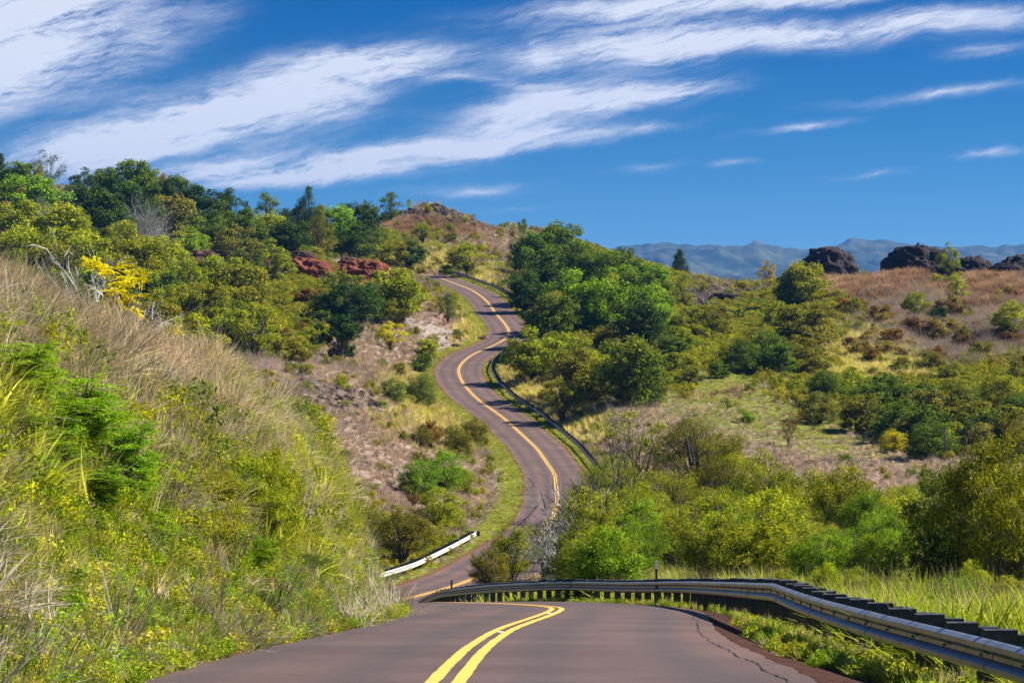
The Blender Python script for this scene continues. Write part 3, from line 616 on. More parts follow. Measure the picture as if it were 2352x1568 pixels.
guardrail('guardrail', rail_line(305, 432, 3.4+1.35, .74), -1, M_metal, 'steel guardrail on dark posts along the outer edge of the middle bend', 'guardrails beside the road')
guardrail('guardrail', rail_line(478, 600, 3.4+1.3, .74), -1, M_metal, 'bluish guardrail in tree shade beside the topmost stretch of road', 'guardrails beside the road')

# markers and stray posts
def marker(px, py_top, D, h, label, col, capm=None, w=.07, name='marker_post', cat='post', lean=0.0):
    x = X(px, D); zt = Z(py_top, D); zb = zt-h
    b = MB(); b.box((0, 0, h/2), (w, w*.7, h)); root = obj(name, b.mesh(name, [col]), None, (x, D, zb)); root.rotation_euler = (0, lean, .2)
    tag(root, label, cat)
    if capm:
        c = MB(); c.box((0, -.012, h-.13), (w*1.5, w*.7, .24)); obj('reflector', c.mesh('reflector', [capm]), root)
    return root
marker(1508, 1287, 84, 1.6, 'thin roadside marker post with a pale reflector tag rising behind the guardrail', M_post, M_white, .055)
marker(1037, 1332, 150, .7, 'short dark marker post standing by the vanishing end of the near guardrail', M_post, None, .09)
marker(554, 876, 245, 1.5, 'weathered grey stake standing alone in the dry grass', M_palebark, None, .16, 'wooden_stake', 'stake', .05)
marker(2170, 985, 290, 2.0, 'thin dark fence stake in the grassy field', M_bark, None, .12, 'fence_post', 'post')

# ------------------------------------------------------------------ rocks
def ico_np(sub):
    import bmesh
    bm = bmesh.new(); bmesh.ops.create_icosphere(bm, subdivisions=sub, radius=1)
    V = np.array([v.co[:] for v in bm.verts]); Fc = np.array([[v.index for v in f.verts] for f in bm.faces]); bm.free(); return V, Fc
ICO6 = ico_np(6); ICO5 = ico_np(5); ICO3 = ico_np(3)
def rock(name, px, ptop, pbase, w, D, mat, label, depth=1.0, seed=0, strat=.06, amp=.28, cat='rock', ico=None, sink=.25, skew=0.0, parent=None, flat=1.0):
    V, Fc = ico or ICO6; V = V.copy(); s_ = seed*13.7
    Wm = w*D/F; Hm = (pbase-ptop)*D/F*(1+sink)
    # square up the shoulders, then cut with layered noise
    V = V*np.array([1, 1, 1.0])
    n = (fbm(V[:, 0]*1.6+s_, V[:, 1]*1.6+V[:, 2]*1.2+s_, 4)+fbm(V[:, 2]*2.1+s_+4, V[:, 0]*1.7-V[:, 1]+s_, 4))*.5
    n2 = 1-2*np.abs(fbm(V[:, 0]*3.1+s_+9, V[:, 2]*4.2+V[:, 1]*2.3, 4)); n3 = fbm(V[:, 0]*9+V[:, 1]*7+s_, V[:, 2]*13+V[:, 1]*5, 3)
    lay = np.sin((V[:, 2]*7.5+n*2.2+V[:, 0]*.8)*2.2)
    r = 1+amp*1.25*n+amp*.5*n2+strat*lay*.45+.07*n3
    V = V*r[:, None]
    V[:, 0] += skew*V[:, 2]
    zt = V[:, 2].max(); V[:, 2] = np.where(V[:, 2] > -.4, V[:, 2], -.4)
    V[:, 2] = (V[:, 2]+.4)/(zt+.4)
    wx = np.ptp(V[:, 0][V[:, 2] > .25]); V[:, 0] *= Wm/wx; V[:, 1] *= Wm*depth/wx; V[:, 2] *= Hm
    o = obj(name, new_mesh(name, V, Fc, [mat], None, True), parent, (X(px, D), D, Z(pbase, D)-Hm*sink/(1+sink)))
    if label: tag(o, label, cat)
    return o
rock('lava_outcrop', 1902, 566, 655, 150, 655, M_lava, 'dark domed lava outcrop standing apart in front of the blue mountains', .8, 1, amp=.2, skew=.0)
ro = rock('lava_outcrop', 2112, 556, 655, 205, 660, M_lava, 'largest dark lava outcrop on the brown hill, with a craggy notched top', .8, 5, strat=.1, amp=.34)
rock('lava_outcrop', 2230, 586, 658, 140, 662, M_lava, 'lower dark lava outcrop close beside the largest one', .9, 8, strat=.09, amp=.3)
rock('lava_outcrop', 2350, 582, 668, 185, 650, M_lava, 'dark layered lava outcrop cut off by the picture edge', .9, 12, strat=.12, amp=.25)
rock('knoll_crest', 1050, 480, 530, 150, 742, M_lava, 'grey broken rock ledge running down the side of the hilltop', .6, 21, strat=.14, amp=.34, sink=.8, skew=-.5)
rock('knoll_crest', 985, 470, 500, 60, 741, M_brown, 'brown rocky cap on the very top of the hill', .8, 22, amp=.3, sink=.7)
rock('knoll_crest', 950, 500, 532, 60, 736, M_lava, 'shaded dark rock face on the left flank of the hilltop', .8, 23, amp=.4, sink=.6)
rock('earth_bank', 705, 588, 655, 165, 552, M_red, 'eroded red earth bank, the left one of the two under the tree belt', .9, 31, strat=.07, amp=.3, cat='earth bank')
rock('earth_bank', 822, 594, 652, 165, 562, M_red, 'eroded red earth bank, the right one of the two, dark overhang on top', 1.0, 34, strat=.06, amp=.34, cat='earth bank')
rock('earth_ledge', 800, 588, 618, 70, 566, M_brown, 'dark brown overhanging ledge above the red earth bank', .8, 35, amp=.4, sink=.4)
rock('earth_ledge', 690, 575, 600, 90, 575, M_brown, 'dark brown ledge topping the left red bank', .6, 36, amp=.35, sink=.4)
rock('earth_ledge', 870, 622, 655, 50, 548, M_brown, 'dark earthen hump at the end of the red bank', .8, 37, amp=.4, sink=.3)
rock('earth_ledge', 500, 572, 622, 200, 582, M_brown, 'long dark brown earth ledge below the tree belt', .5, 38, amp=.34, sink=.2)
rock('earth_ledge', 590, 590, 625, 100, 578, M_red, 'reddish patch of bare ledge between the lower trees', .5, 39, amp=.3, sink=.2)
rock('earth_bank', 8, 458, 560, 90, 560, M_red, 'red earth cutting at the edge of the picture under the grey thicket', .8, 40, amp=.25, strat=.05, cat='earth bank')
rock('dark_ledge', 1660, 672, 706, 100, 610, M_lava, 'dark stony ledge across the saddle between the tree mass and the brown hill', .5, 42, amp=.4, sink=.3, strat=.12)
rock('dark_ledge', 1790, 678, 712, 90, 615, M_lava, 'dark stony ledge below the yellow-green tree', .5, 43, amp=.4, sink=.3, strat=.12)
rock('dark_ledge', 1600, 655, 675, 70, 690, M_brown, 'brown stony rise on the skyline of the saddle', .6, 44, amp=.35, sink=.4)
rock('earth_bank', 1720, 708, 728, 80, 590, M_red, 'low rust-red cut bank at the head of the grassy track', .5, 45, amp=.25, cat='earth bank', sink=.4)
rock('earth_bank', 22, 690, 748, 190, 47.5, M_brown, 'overhanging dark earth scar under the dry grass on top of the near bank', .5, 46, amp=.3, cat='earth bank', sink=.2)
rock('grey_rock', 1112, 770, 795, 46, 452, M_brown, 'small grey boulder at the foot of the roadside grass', .8, 47, amp=.4, sink=.3, ico=ICO5)
rock('grey_rock', 1045, 788, 806, 40, 442, M_brown, 'low grey rock above the inside of the bend', .8, 48, amp=.4, sink=.3, ico=ICO5)
# lava rubble on the left hillside, too many pieces to count
stone_me = []
for k in range(4):
    V, Fc = ICO3; s_ = k*9.1; r = 1+.5*fbm(V[:, 0]*1.4+s_, V[:, 1]*1.4+V[:, 2]+s_, 3); V2 = V*r[:, None]*np.array([1, .8, .55])
    stone_me.append(new_mesh('stone', V2, Fc, [M_lava], None, False))

# ------------------------------------------------------------------ plant templates (unit height, unit width)
def leaf_quads(C, Nrm, A, ln, wd):
    """rhombic leaves: centre, normal, axis, length, width arrays"""
    A = A-Nrm*(A*Nrm).sum(1)[:, None]; A /= np.linalg.norm(A, axis=1)[:, None]+1e-9; B = np.cross(Nrm, A)
    a = A*ln[:, None]/2; b = B*wd[:, None]/2; bend = Nrm*(ln*.12)[:, None]
    V = np.stack([C-a-bend, C+b, C+a-bend, C-b], 1).reshape(-1, 3)
    return V, np.arange(len(V)).reshape(-1, 4)
def unit(v): return v/(np.linalg.norm(v, axis=-1, keepdims=True)+1e-9)
def crown_clumps(r, shape, n):
    C = []
    while len(C) < n:
        p = r.uniform(-1, 1, 3)
        if shape == 'round':
            if np.linalg.norm(p) > 1 or np.linalg.norm(p) < .35: continue
            c = np.array([p[0]*.37, p[1]*.37, .52+p[2]*.39]); rad = r.uniform(.09, .17)
        elif shape == 'loose':
            if np.linalg.norm(p) > 1 or np.linalg.norm(p) < .3: continue
            c = np.array([p[0]*.42, p[1]*.42, .58+p[2]*.35]); rad = r.uniform(.06, .12)
        elif shape == 'bush':
            if np.linalg.norm(p) > 1 or p[2] < -.2: continue
            c = np.array([p[0]*.41, p[1]*.41, .12+(p[2]+.2)*.62]); rad = r.uniform(.09, .16)
        elif shape == 'cone':
            h = r.uniform(.08, 1); rr = (1-h)**.75*.42+.03; th = r.uniform(0, 6.28); q = r.uniform(.2, 1)**.5
            c = np.array([math.cos(th)*rr*q, math.sin(th)*rr*q, .05+h*.9]); rad = .07+.08*(1-h)
        elif shape == 'slim':
            h = r.uniform(0, 1); rr = (math.sin(math.pi*min(1, h*.85+.12)))*.38; th = r.uniform(0, 6.28); q = r.uniform(.1, 1)**.6
            c = np.array([math.cos(th)*rr*q, math.sin(th)*rr*q, .26+h*.70]); rad = r.uniform(.06, .12)
        elif shape == 'flat':
            if np.linalg.norm(p[:2]) > 1: continue
            c = np.array([p[0]*.42, p[1]*.42, .70+p[2]*.18-.25*(p[0]**2+p[1]**2)]); rad = r.uniform(.08, .14)
        elif shape == 'multi':      # several separate rounded heads
            k = r.integers(0, 4); hx = [-.26, .02, .27, .05][k]; hz = [.52, .70, .50, .30][k]; hy = [.05, -.1, .12, -.2][k]
            if np.linalg.norm(p) > 1: continue
            c = np.array([hx+p[0]*.19, hy+p[1]*.19, hz+p[2]*.26]); rad = r.uniform(.07, .12)
        C.append(np.append(c, rad))
    return np.array(C)
def make_plant(seed, shape, nclump, nleaf, ln, asp=.5, droop=0.0, stems=1, bare=0, thick=.022, up=.35, mat=None):
    """returns (crown mesh, trunk mesh); leaves gather in clumps at the ends of the limbs"""
    r = np.random.default_rng(seed); mat = mat or M_leaf
    C = crown_clumps(r, shape, nclump)
    per = np.maximum((C[:, 3]/C[:, 3].mean())**2, .3); per = (per/per.sum()*nleaf).astype(int)+3
    ci = np.repeat(np.arange(nclump), per); n = len(ci)
    d = unit(r.normal(size=(n, 3))); q = r.uniform(.25, 1, n)**.5
    # small twiggy sprays inside each clump
    sub = r.normal(size=(nclump, 7, 3)); sub = unit(sub); si = r.integers(0, 7, n)
    d = unit(d*.55+sub[ci, si]*.8)
    P = C[ci, :3]+d*(C[ci, 3]*q*(.8+.45*r.random((nclump, 7))[ci, si]))[:, None]*np.array([1.05, 1.05, .8])
    Nn = unit(d*.6+np.array([0, 0, up+.25])+r.normal(size=(n, 3))*.55)
    Ax = unit(d+r.normal(size=(n, 3))*.6+np.array([0, 0, -droop*2]))
    l = ln*r.uniform(.6, 1.35, n)
    keep = P[:, 2] > .01
    P, Nn, Ax, l, ci2 = P[keep], Nn[keep], Ax[keep], l[keep], ci[keep]
    V, Q = leaf_quads(P, Nn, Ax, l, l*asp)
    cl = r.random(nclump)
    lv = np.clip(.25+.45*cl[ci2]+r.normal(size=len(P))*.22, 0, 1)
    tip = np.clip((P[:, 2]-.55)*2.2, 0, 1)*(r.random(nclump)[ci2] > .35)*r.random(len(P))
    zt = np.percentile(P[:, 2], 99.4); kx = .5/np.percentile(np.abs(P[:, :2]), 98.5); kz = 1/zt
    V = V*np.array([kx, kx, kz])
    crown = new_mesh('crown', V, Q, [mat], {'lv': np.repeat(lv, 4), 'tip': np.repeat(tip, 4)})
    tb = MB(); bases = [(r.uniform(-.03, .03) if stems == 1 else r.uniform(-.14, .14), 0 if stems == 1 else r.uniform(-.12, .12)) for _ in range(stems)]
    order = r.permutation(nclump)
    for k, j in enumerate(order[:max(10, int(nclump*.6))]):
        bx, by = bases[k % stems]; e = C[j, :3]
        f = .22+.25*r.random(); mid = np.array([bx+(e[0]-bx)*f*.5, by+(e[1]-by)*f*.5, e[2]*.45*(.7+.5*r.random())])
        tq = np.linspace(0, 1, 7)[:, None]; base = np.array([bx, by, -.04])
        pth = (1-tq)**2*base+2*tq*(1-tq)*(mid+np.array([0, 0, .12]))+tq*tq*e
        pth[1:-1] += r.normal(size=(5, 3))*.010
        tb.tube(pth, np.linspace(thick*.62, thick*.12, 7), 4)
        for _ in range(2):
            dd = unit(r.normal(size=3)+np.array([0, 0, .4])); tb.tube([pth[4], pth[4]+(e-pth[4])*.6+dd*.06, e+dd*.09], [thick*.2, thick*.12, thick*.04], 3)
    for bx, by in bases:
        tb.tube([(bx, by, -.06), (bx*1.05+.01, by, .14), (bx*1.1-.01, by, .30)], [thick*1.25, thick*.95, thick*.5], 6)
    for _ in range(bare):
        e = C[r.integers(nclump), :3]; dd = unit(e-np.array([0, 0, .35])+r.normal(size=3)*.2)
        p0 = e*.6; p1 = e+dd*.08; p2 = e+dd*.20+r.normal(size=3)*.02
        tb.tube([p0, p1, p2], [thick*.3, thick*.16, thick*.05], 3)
        for _ in range(4):
            s0 = p1+(p2-p1)*r.random()*.8; d3 = unit(dd+r.normal(size=3)*.6); tb.tube([s0, s0+d3*.06], [thick*.10, thick*.03], 3)
    tb.v = [v_*np.array([kx, kx, kz]) for v_ in tb.v]
    return crown, tb.mesh('trunk', [M_bark])
T = {}
def lazy(kind):
    if kind in T: return T[kind]
    sp = {'round': ('round', 46, 9500, .040, .55), 'loose': ('loose', 44, 6800, .034, .5), 'bush': ('bush', 38, 6800, .044, .55), 'cone': ('cone', 60, 7500, .036, .4), 'slim': ('slim', 36, 3400, .038, .4),
          'flat': ('flat', 40, 7500, .036, .45), 'multi': ('multi', 44, 8000, .040, .55)}
    out = []
    if kind == 'near_bush': out = [make_plant(90+i, 'bush', 70, 14000, .030, .5, stems=4, bare=8, thick=.012) for i in range(3)]
    elif kind == 'near_loose': out = [make_plant(80+i, 'loose', 90, 13000, .027, .42, stems=3, bare=30, thick=.014) for i in range(3)]
    elif kind == 'feather_tree': out = [make_plant(70+i, 'loose', 110, 20000, .021, .24, droop=.5, stems=2, bare=16, thick=.016) for i in range(2)]
    elif kind == 'casuarina': out = [make_plant(60+i, 'cone', 80, 12000, .060, .09, droop=.7, thick=.02) for i in range(2)]
    elif kind == 'dense': out = [make_plant(50+i, 'bush', 80, 15000, .030, .55, thick=.02, up=.5) for i in range(2)]
    elif kind == 'sparse': out = [make_plant(40+i, 'loose', 34, 1700, .030, .42, stems=3, bare=60, thick=.012) for i in range(2)]
    else:
        s_ = sp[kind]; out = [make_plant(100+hash(kind) % 1 + i*7+len(kind), *s_, bare=4 if kind != 'bush' else 0, stems=1 if kind != 'bush' else 3) for i in range(3)]
    T[kind] = out; return out
def rec_branch(mb, p, d, ln, rad, depth, r, spread=.55, up=.15, tips=None, nseg=4, kids=(2, 4)):
    pts = [p]; q = p.copy(); dd = d.copy()
    for _ in range(nseg):
        dd = unit(dd+r.normal(size=3)*.13+np.array([0, 0, up*.3])); q = q+dd*ln/nseg; pts.append(q.copy())
    mb.tube(pts, np.linspace(rad, rad*.45, len(pts)), 5 if rad > .012 else 3)
    if depth == 0:
        if tips is not None: tips.append(q.copy())
        return
    for k in range(r.integers(*kids)+1):
        f = r.integers(1, len(pts)); nd = unit(dd+r.normal(size=3)*spread); rec_branch(mb, pts[f], nd, ln*r.uniform(.5, .78), rad*.5, depth-1, r, spread, up, tips, nseg, kids)
def bare_mesh(seed, depth=4, n=3, spread=.55, up=.2, rad=.02, ln=.4, lean=(0, 0)):
    r = np.random.default_rng(seed); mb = MB(); tips = []
    for k in range(n):
        d = unit(np.array([r.normal()*.35+lean[0], r.normal()*.35+lean[1], 1.0])); rec_branch(mb, np.array([0., 0, -.03]), d, ln, rad, depth, r, spread, up, tips)
    return mb, tips
def bare_template(key, mat, **kw):
    if key not in T:
        mb, tips = bare_mesh(**kw); T[key] = mb.mesh('branches', [mat])
    return T[key]

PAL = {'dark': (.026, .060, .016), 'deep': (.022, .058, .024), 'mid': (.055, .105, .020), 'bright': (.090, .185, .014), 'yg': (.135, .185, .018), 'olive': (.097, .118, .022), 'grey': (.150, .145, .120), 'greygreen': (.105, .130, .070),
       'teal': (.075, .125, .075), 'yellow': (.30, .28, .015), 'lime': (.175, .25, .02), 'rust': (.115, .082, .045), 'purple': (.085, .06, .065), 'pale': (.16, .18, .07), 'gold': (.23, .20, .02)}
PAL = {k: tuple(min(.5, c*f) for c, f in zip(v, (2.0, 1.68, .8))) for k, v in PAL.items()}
PLOG = []
def plant(kind, px, ytop, w, D, colr, label, cat='tree', tip=.0, group=None, name=None, ybase=None, depth=1.0, rot=None, lean=0):
    """one plant standing on the ground at (px, D), as high as its top row says and w columns wide"""
    ratio = {'round': 1.15, 'loose': 1.2, 'bush': .8, 'cone': 1.7, 'slim': 1.7, 'near_loose': 1.15, 'near_bush': 1.0, 'feather_tree': 1.15, 'sparse': 1.2, 'dense': .85, 'multi': 1.1, 'casuarina': 1.9}[kind]
    Ds = D*np.linspace(.72, 1.35, 80); rows = HZ-F*ground(X(px, Ds), Ds)/Ds
    ylim = np.abs(rows-(ytop+ratio*w))/(.5*w)+(1.5 if D > 230 else 2.5)*np.abs(np.log(Ds/D))
    yq, lt_, zc_, wl_, wr_ = road_coord(X(px, Ds), np.minimum(Ds, 640)); ylim = ylim+4*(np.maximum(-lt_-wl_, lt_-wr_) < w*Ds/F*.30)*(Ds < 630)
    D = float(Ds[np.argmin(ylim)])
    x = X(px, D); zb = float(ground(x, D)); h = Z(ytop, D)-zb
    wm = w/F*D*1.08
    if 'bush' in kind or kind in ('near_loose', 'dense'): wm = max(wm, h/1.6)
    if h < .35*wm: PLOG.append((kind, px, ytop, D, round(h, 1), round(wm, 1))); h = .35*wm
    if h > 3.6*wm: PLOG.append(('tall', kind, px, ytop, D, round(h, 1), round(wm, 1)))
    crown, trunk = random.choice(lazy(kind))
    name = name or {'tree': 'broadleaf_tree', 'bush': 'bush', 'shrub': 'shrub', 'conifer': 'conifer'}.get(cat, cat.replace(' ', '_'))
    root = obj(name, None, None, (x, D, zb-.02*h)); root.empty_display_size = .3
    root.scale = (wm, wm*depth, h); root.rotation_euler = (0, lean, random.uniform(0, 6.28) if rot is None else rot)
    tag(root, label, cat, group)
    obj('trunk' if cat in ('tree', 'conifer') else 'stems', trunk, root)
    c = obj('crown' if cat in ('tree', 'conifer') else 'foliage', crown, root)
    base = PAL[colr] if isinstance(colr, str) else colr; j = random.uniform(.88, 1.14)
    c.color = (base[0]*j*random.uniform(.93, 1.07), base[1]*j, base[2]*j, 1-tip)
    return root
# ------------------------------------------------------------------ the plants one can tell apart
P_ = plant
# skyline belt at the left, far to near
G_SKY = 'trees along the skyline belt'
P_('cone', 2, 352, 42, 690, 'deep', 'narrow dark tree cut by the picture edge at the left end of the skyline', 'tree', group=G_SKY)
P_('sparse', 116, 343, 74, 680, 'dark', 'spiky half-bare tree sticking up above the grey thicket on the skyline', 'tree', group=G_SKY)
P_('loose', 78, 372, 40, 690, 'greygreen', 'small thin-topped tree just beside the spiky half-bare one', 'tree', group=G_SKY)
P_('round', 40, 372, 90, 680, 'mid', 'rounded green tree at the left end of the skyline belt', 'tree', group=G_SKY)
P_('bush', 75, 402, 150, 650, 'bright', 'light green spreading bush in front of the skyline trees, far left', 'bush')
P_('bush', 20, 420, 90, 640, 'mid', 'green bush over the red cutting at the picture edge', 'bush')
P_('loose', 190, 385, 84, 690, 'deep', 'blue-green flat-topped tree between the grey thicket and the tallest skyline tree', 'tree', group=G_SKY)
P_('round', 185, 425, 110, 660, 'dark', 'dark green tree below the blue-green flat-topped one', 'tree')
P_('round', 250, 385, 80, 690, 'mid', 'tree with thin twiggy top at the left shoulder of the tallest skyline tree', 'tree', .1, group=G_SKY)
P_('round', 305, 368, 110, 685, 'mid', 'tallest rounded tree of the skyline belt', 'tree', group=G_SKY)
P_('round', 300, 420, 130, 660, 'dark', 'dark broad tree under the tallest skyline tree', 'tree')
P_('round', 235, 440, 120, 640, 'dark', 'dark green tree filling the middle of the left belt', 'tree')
P_('loose', 372, 398, 50, 680, 'rust', 'thin tree with reddish bare tips on the skyline', 'tree', group=G_SKY)
P_('round', 398, 403, 75, 685, 'mid', 'mid green tree next to the reddish-tipped one', 'tree', group=G_SKY)
P_('round', 445, 424, 82, 680, 'deep', 'dark dense skyline tree with a pointed top', 'tree', group=G_SKY)
P_('round', 385, 450, 110, 655, 'greygreen', 'grey-green tree in front of the dense pointed skyline tree', 'tree')
P_('loose', 520, 432, 85, 690, 'deep', 'open blue-green tree where the belt starts to step down', 'tree', group=G_SKY)
P_('round', 500, 462, 95, 675, 'mid', 'green tree under the open blue-green one', 'tree', group=G_SKY)
P_('round', 560, 480, 90, 675, 'mid', 'bright green low tree on the stepping-down skyline', 'tree', group=G_SKY)
P_('slim', 612, 440, 60, 690, 'teal', 'slim pale tree with an airy crown standing over the low belt', 'tree', group=G_SKY)
P_('round', 610, 490, 80, 670, 'yg', 'yellow-green tree under the slim pale one', 'tree')
P_('loose', 660, 478, 56, 690, 'dark', 'small dark tree left of the tall ragged conifer', 'tree', group=G_SKY)
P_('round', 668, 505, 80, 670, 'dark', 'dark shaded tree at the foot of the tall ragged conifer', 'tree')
P_('casuarina', 707, 428, 78, 672, 'dark', 'tall ragged conifer with wispy drooping needles', 'conifer')
P_('casuarina', 735, 470, 86, 660, 'olive', 'olive wispy conifer leaning against the tall ragged one', 'conifer')
P_('round', 765, 472, 85, 685, 'bright', 'light green tree between the ragged conifer and the dark full tree', 'tree', group=G_SKY)
P_('round', 827, 465, 88, 660, 'dark', 'dark full tree with a knobbly crown left of the rocky hilltop', 'tree')
P_('round', 810, 510, 90, 650, 'dark', 'dark lower crown joined to the dark full tree', 'tree')
P_('loose', 857, 515, 52, 655, 'mid', 'loose green branches on the right of the dark full tree', 'tree')
P_('slim', 896, 440, 46, 728, 'mid', 'lone oval tree beside the rocky hilltop', 'tree', group=G_SKY)
P_('loose', 885, 485, 30, 730, 'dark', 'small dark tree right under the lone oval tree', 'tree')
P_('slim', 941, 455, 15, 735, 'lime', 'tiny bright sapling on the shoulder of the rocky hilltop', 'sapling')
P_('bush', 925, 482, 40, 733, 'purple', 'dark purplish shrub on the left shoulder of the rocky hilltop', 'shrub')
P_('sparse', 985, 460, 34, 742, 'greygreen', 'scrubby plant on the highest point of the rocky hilltop', 'shrub')
P_('loose', 970, 510, 44, 715, 'yg', 'slim pale yellow-green tree on the slope under the rocky hilltop', 'tree')
P_('bush', 1112, 514, 36, 742, 'greygreen', 'grey-green bush on the skyline right of the rocky hilltop', 'bush')
P_('bush', 1138, 521, 22, 748, 'grey', 'small grey bush on the thin skyline', 'bush')
P_('slim', 1178, 515, 20, 752, 'pale', 'spindly little tree on the skyline before the big tree mass', 'sapling')
P_('slim', 1202, 502, 24, 755, 'mid', 'small round-headed tree on the skyline before the big tree mass', 'sapling')
# second tier
P_('round', 55, 462, 130, 560, 'yg', 'yellow-green tree above the red cutting', 'tree')
P_('round', 140, 470, 170, 545, 'yg', 'large yellow-green tree, biggest on the left hillside', 'tree')
P_('round', 60, 520, 150, 520, 'yg', 'yellow-green tree lower down beside the red cutting', 'tree')
P_('round', 30, 575, 120, 470, 'mid', 'shaded green tree low at the left picture edge', 'tree')
P_('round', 130, 560, 130, 480, 'olive', 'dull olive tree under the large yellow-green one', 'tree')
P_('round', 190, 545, 120, 490, 'yg', 'yellow-green tree behind the pale bare branches, left', 'tree')
P_('round', 290, 520, 120, 520, 'olive', 'olive tree below the grey leafless bush', 'tree')
P_('round', 335, 545, 110, 500, 'yg', 'yellow-green domed tree at the centre of the left slope', 'tree')
P_('round', 270, 585, 130, 460, 'olive', 'broad olive tree right behind the yellow-leaved sapling', 'tree')
P_('round', 200, 620, 110, 420, 'mid', 'green tree low behind the pale bare branches', 'tree')
P_('round', 110, 620, 120, 420, 'mid', 'green tree just over the crest of the near bank', 'tree')
P_('round', 340, 620, 120, 450, 'mid', 'mid green tree low on the left slope', 'tree')
P_('bush', 320, 678, 60, 400, 'bright', 'small vivid green bush in the shade of the olive trees', 'bush')
P_('round', 430, 475, 90, 610, 'mid', 'green tree with a broad crown on top of the dark ledge', 'tree')
P_('round', 445, 520, 80, 592, 'bright', 'bright green tree on the edge of the dark ledge', 'tree')
P_('bush', 395, 545, 55, 585, 'purple', 'dark purple shrub beside the bright tree on the ledge', 'shrub')
P_('loose', 425, 590, 110, 500, 'yg', 'yellow-green tree below the dark ledge', 'tree')
P_('round', 400, 640, 100, 470, 'mid', 'green tree low in the middle of the left slope', 'tree')
P_('round', 500, 588, 110, 520, 'yg', 'rounded yellow-green tree left of the yellowish open one', 'tree')
P_('round', 545, 605, 120, 495, 'olive', 'olive green tree with warm tips, broad and low', 'tree', .35)
P_('round', 480, 650, 120, 460, 'olive', 'dark olive tree over a patch of deep shade', 'tree')
P_('round', 560, 660, 110, 450, 'olive', 'low olive tree with golden tips above the scrub', 'tree', .4)
P_('loose', 630, 548, 100, 560, 'yg', 'open yellow-green tree with dark trunk beside the left red bank', 'tree', .2)
P_('bush', 590, 560, 60, 575, 'mid', 'dark green bush on the ledge behind the open yellow-green tree', 'bush')
P_('bush', 740, 590, 60, 560, 'yg', 'yellow-green bush draped over the top of the red bank', 'bush')
P_('bush', 672, 600, 34, 560, 'bright', 'small green bush on the left end of the red bank', 'bush')
P_('loose', 775, 608, 60, 545, 'yg', 'yellow-green bush growing between the two red banks', 'bush', .3)
P_('bush', 735, 622, 30, 540, 'lime', 'tiny bright bush at the foot of the left red bank', 'bush')
P_('round', 918, 618, 110, 480, 'yg', 'yellow-tinged bush rising beside the top bend of the road', 'bush', .5)
P_('dense', 820, 640, 120, 465, 'deep', 'glossy dark green tree with a many-headed low crown', 'tree')
P_('dense', 760, 660, 100, 455, 'deep', 'left wing of glossy dark green foliage beside the many-headed tree', 'bush')
P_('bush', 740, 712, 46, 425, 'mid', 'olive green bush just above the round dark tree', 'bush', .2)
P_('multi', 780, 722, 98, 402, 'deep', 'round dark green tree alone on the mauve grass slope', 'tree')
P_('loose', 897, 738, 60, 428, 'yellow', 'small yellow tree with dark trunk on the pale rock', 'tree', .3)
P_('loose', 905, 685, 62, 452, 'olive', 'thin yellowish tree above the small yellow one', 'tree', .5)
P_('slim', 1030, 672, 42, 478, 'teal', 'thin dusty green tree inside the upper bend', 'tree')
P_('dense', 1052, 755, 26, 448, 'mid', 'small dark ball-shaped bush in the bright roadside grass', 'bush')
P_('bush', 980, 778, 50, 424, 'lime', 'pale yellow-green bush at the edge of the pale rock', 'bush')
P_('bush', 968, 812, 50, 415, 'mid', 'low green bush along the outer edge of the middle bend', 'bush')
P_('bush', 916, 832, 34, 400, 'greygreen', 'small greyish cushion bush in the mauve grass', 'bush')
P_('near_bush', 962, 858, 78, 384, 'teal', 'feathery blue-green bush, the larger of a pair beside the bend', 'bush')
P_('near_bush', 902, 868, 56, 380, 'teal', 'feathery blue-green bush, the smaller of a pair beside the bend', 'bush')
P_('round', 440, 722, 130, 340, 'yg', 'bright yellow-green tree with dark shade beneath, above the near bank', 'tree', .1)
P_('bush', 395, 762, 90, 345, 'mid', 'green bush on the shaded flank of the bright yellow-green tree', 'bush')
P_('loose', 440, 830, 120, 258, 'gold', 'low yellow-flowering bush behind the near bank', 'bush', .6)
P_('bush', 520, 715, 90, 430, 'bright', 'light green bush at the edge of the olive scrub', 'bush')
P_('bush', 700, 840, 30, 350, 'greygreen', 'small dull bush among the lava rubble', 'bush')
P_('round', 948, 552, 62, 640, 'dark', 'dark green bush-like tree just before the road disappears', 'tree')
P_('bush', 900, 560, 90, 650, 'olive', 'rust-olive thicket left of the dark bush-like tree', 'bush')
P_('bush', 1000, 590, 34, 640, 'olive', 'small dark olive bush above the top bend', 'bush')
P_('loose', 1075, 556, 92, 640, 'yg', 'large yellow-green bush above the sandy lay-by', 'bush')
P_('bush', 1045, 590, 60, 630, 'mid', 'green bush at the left foot of the large yellow-green one', 'bush')
P_('bush', 1035, 535, 34, 690, 'olive', 'small olive bush on the grassy terrace', 'bush')
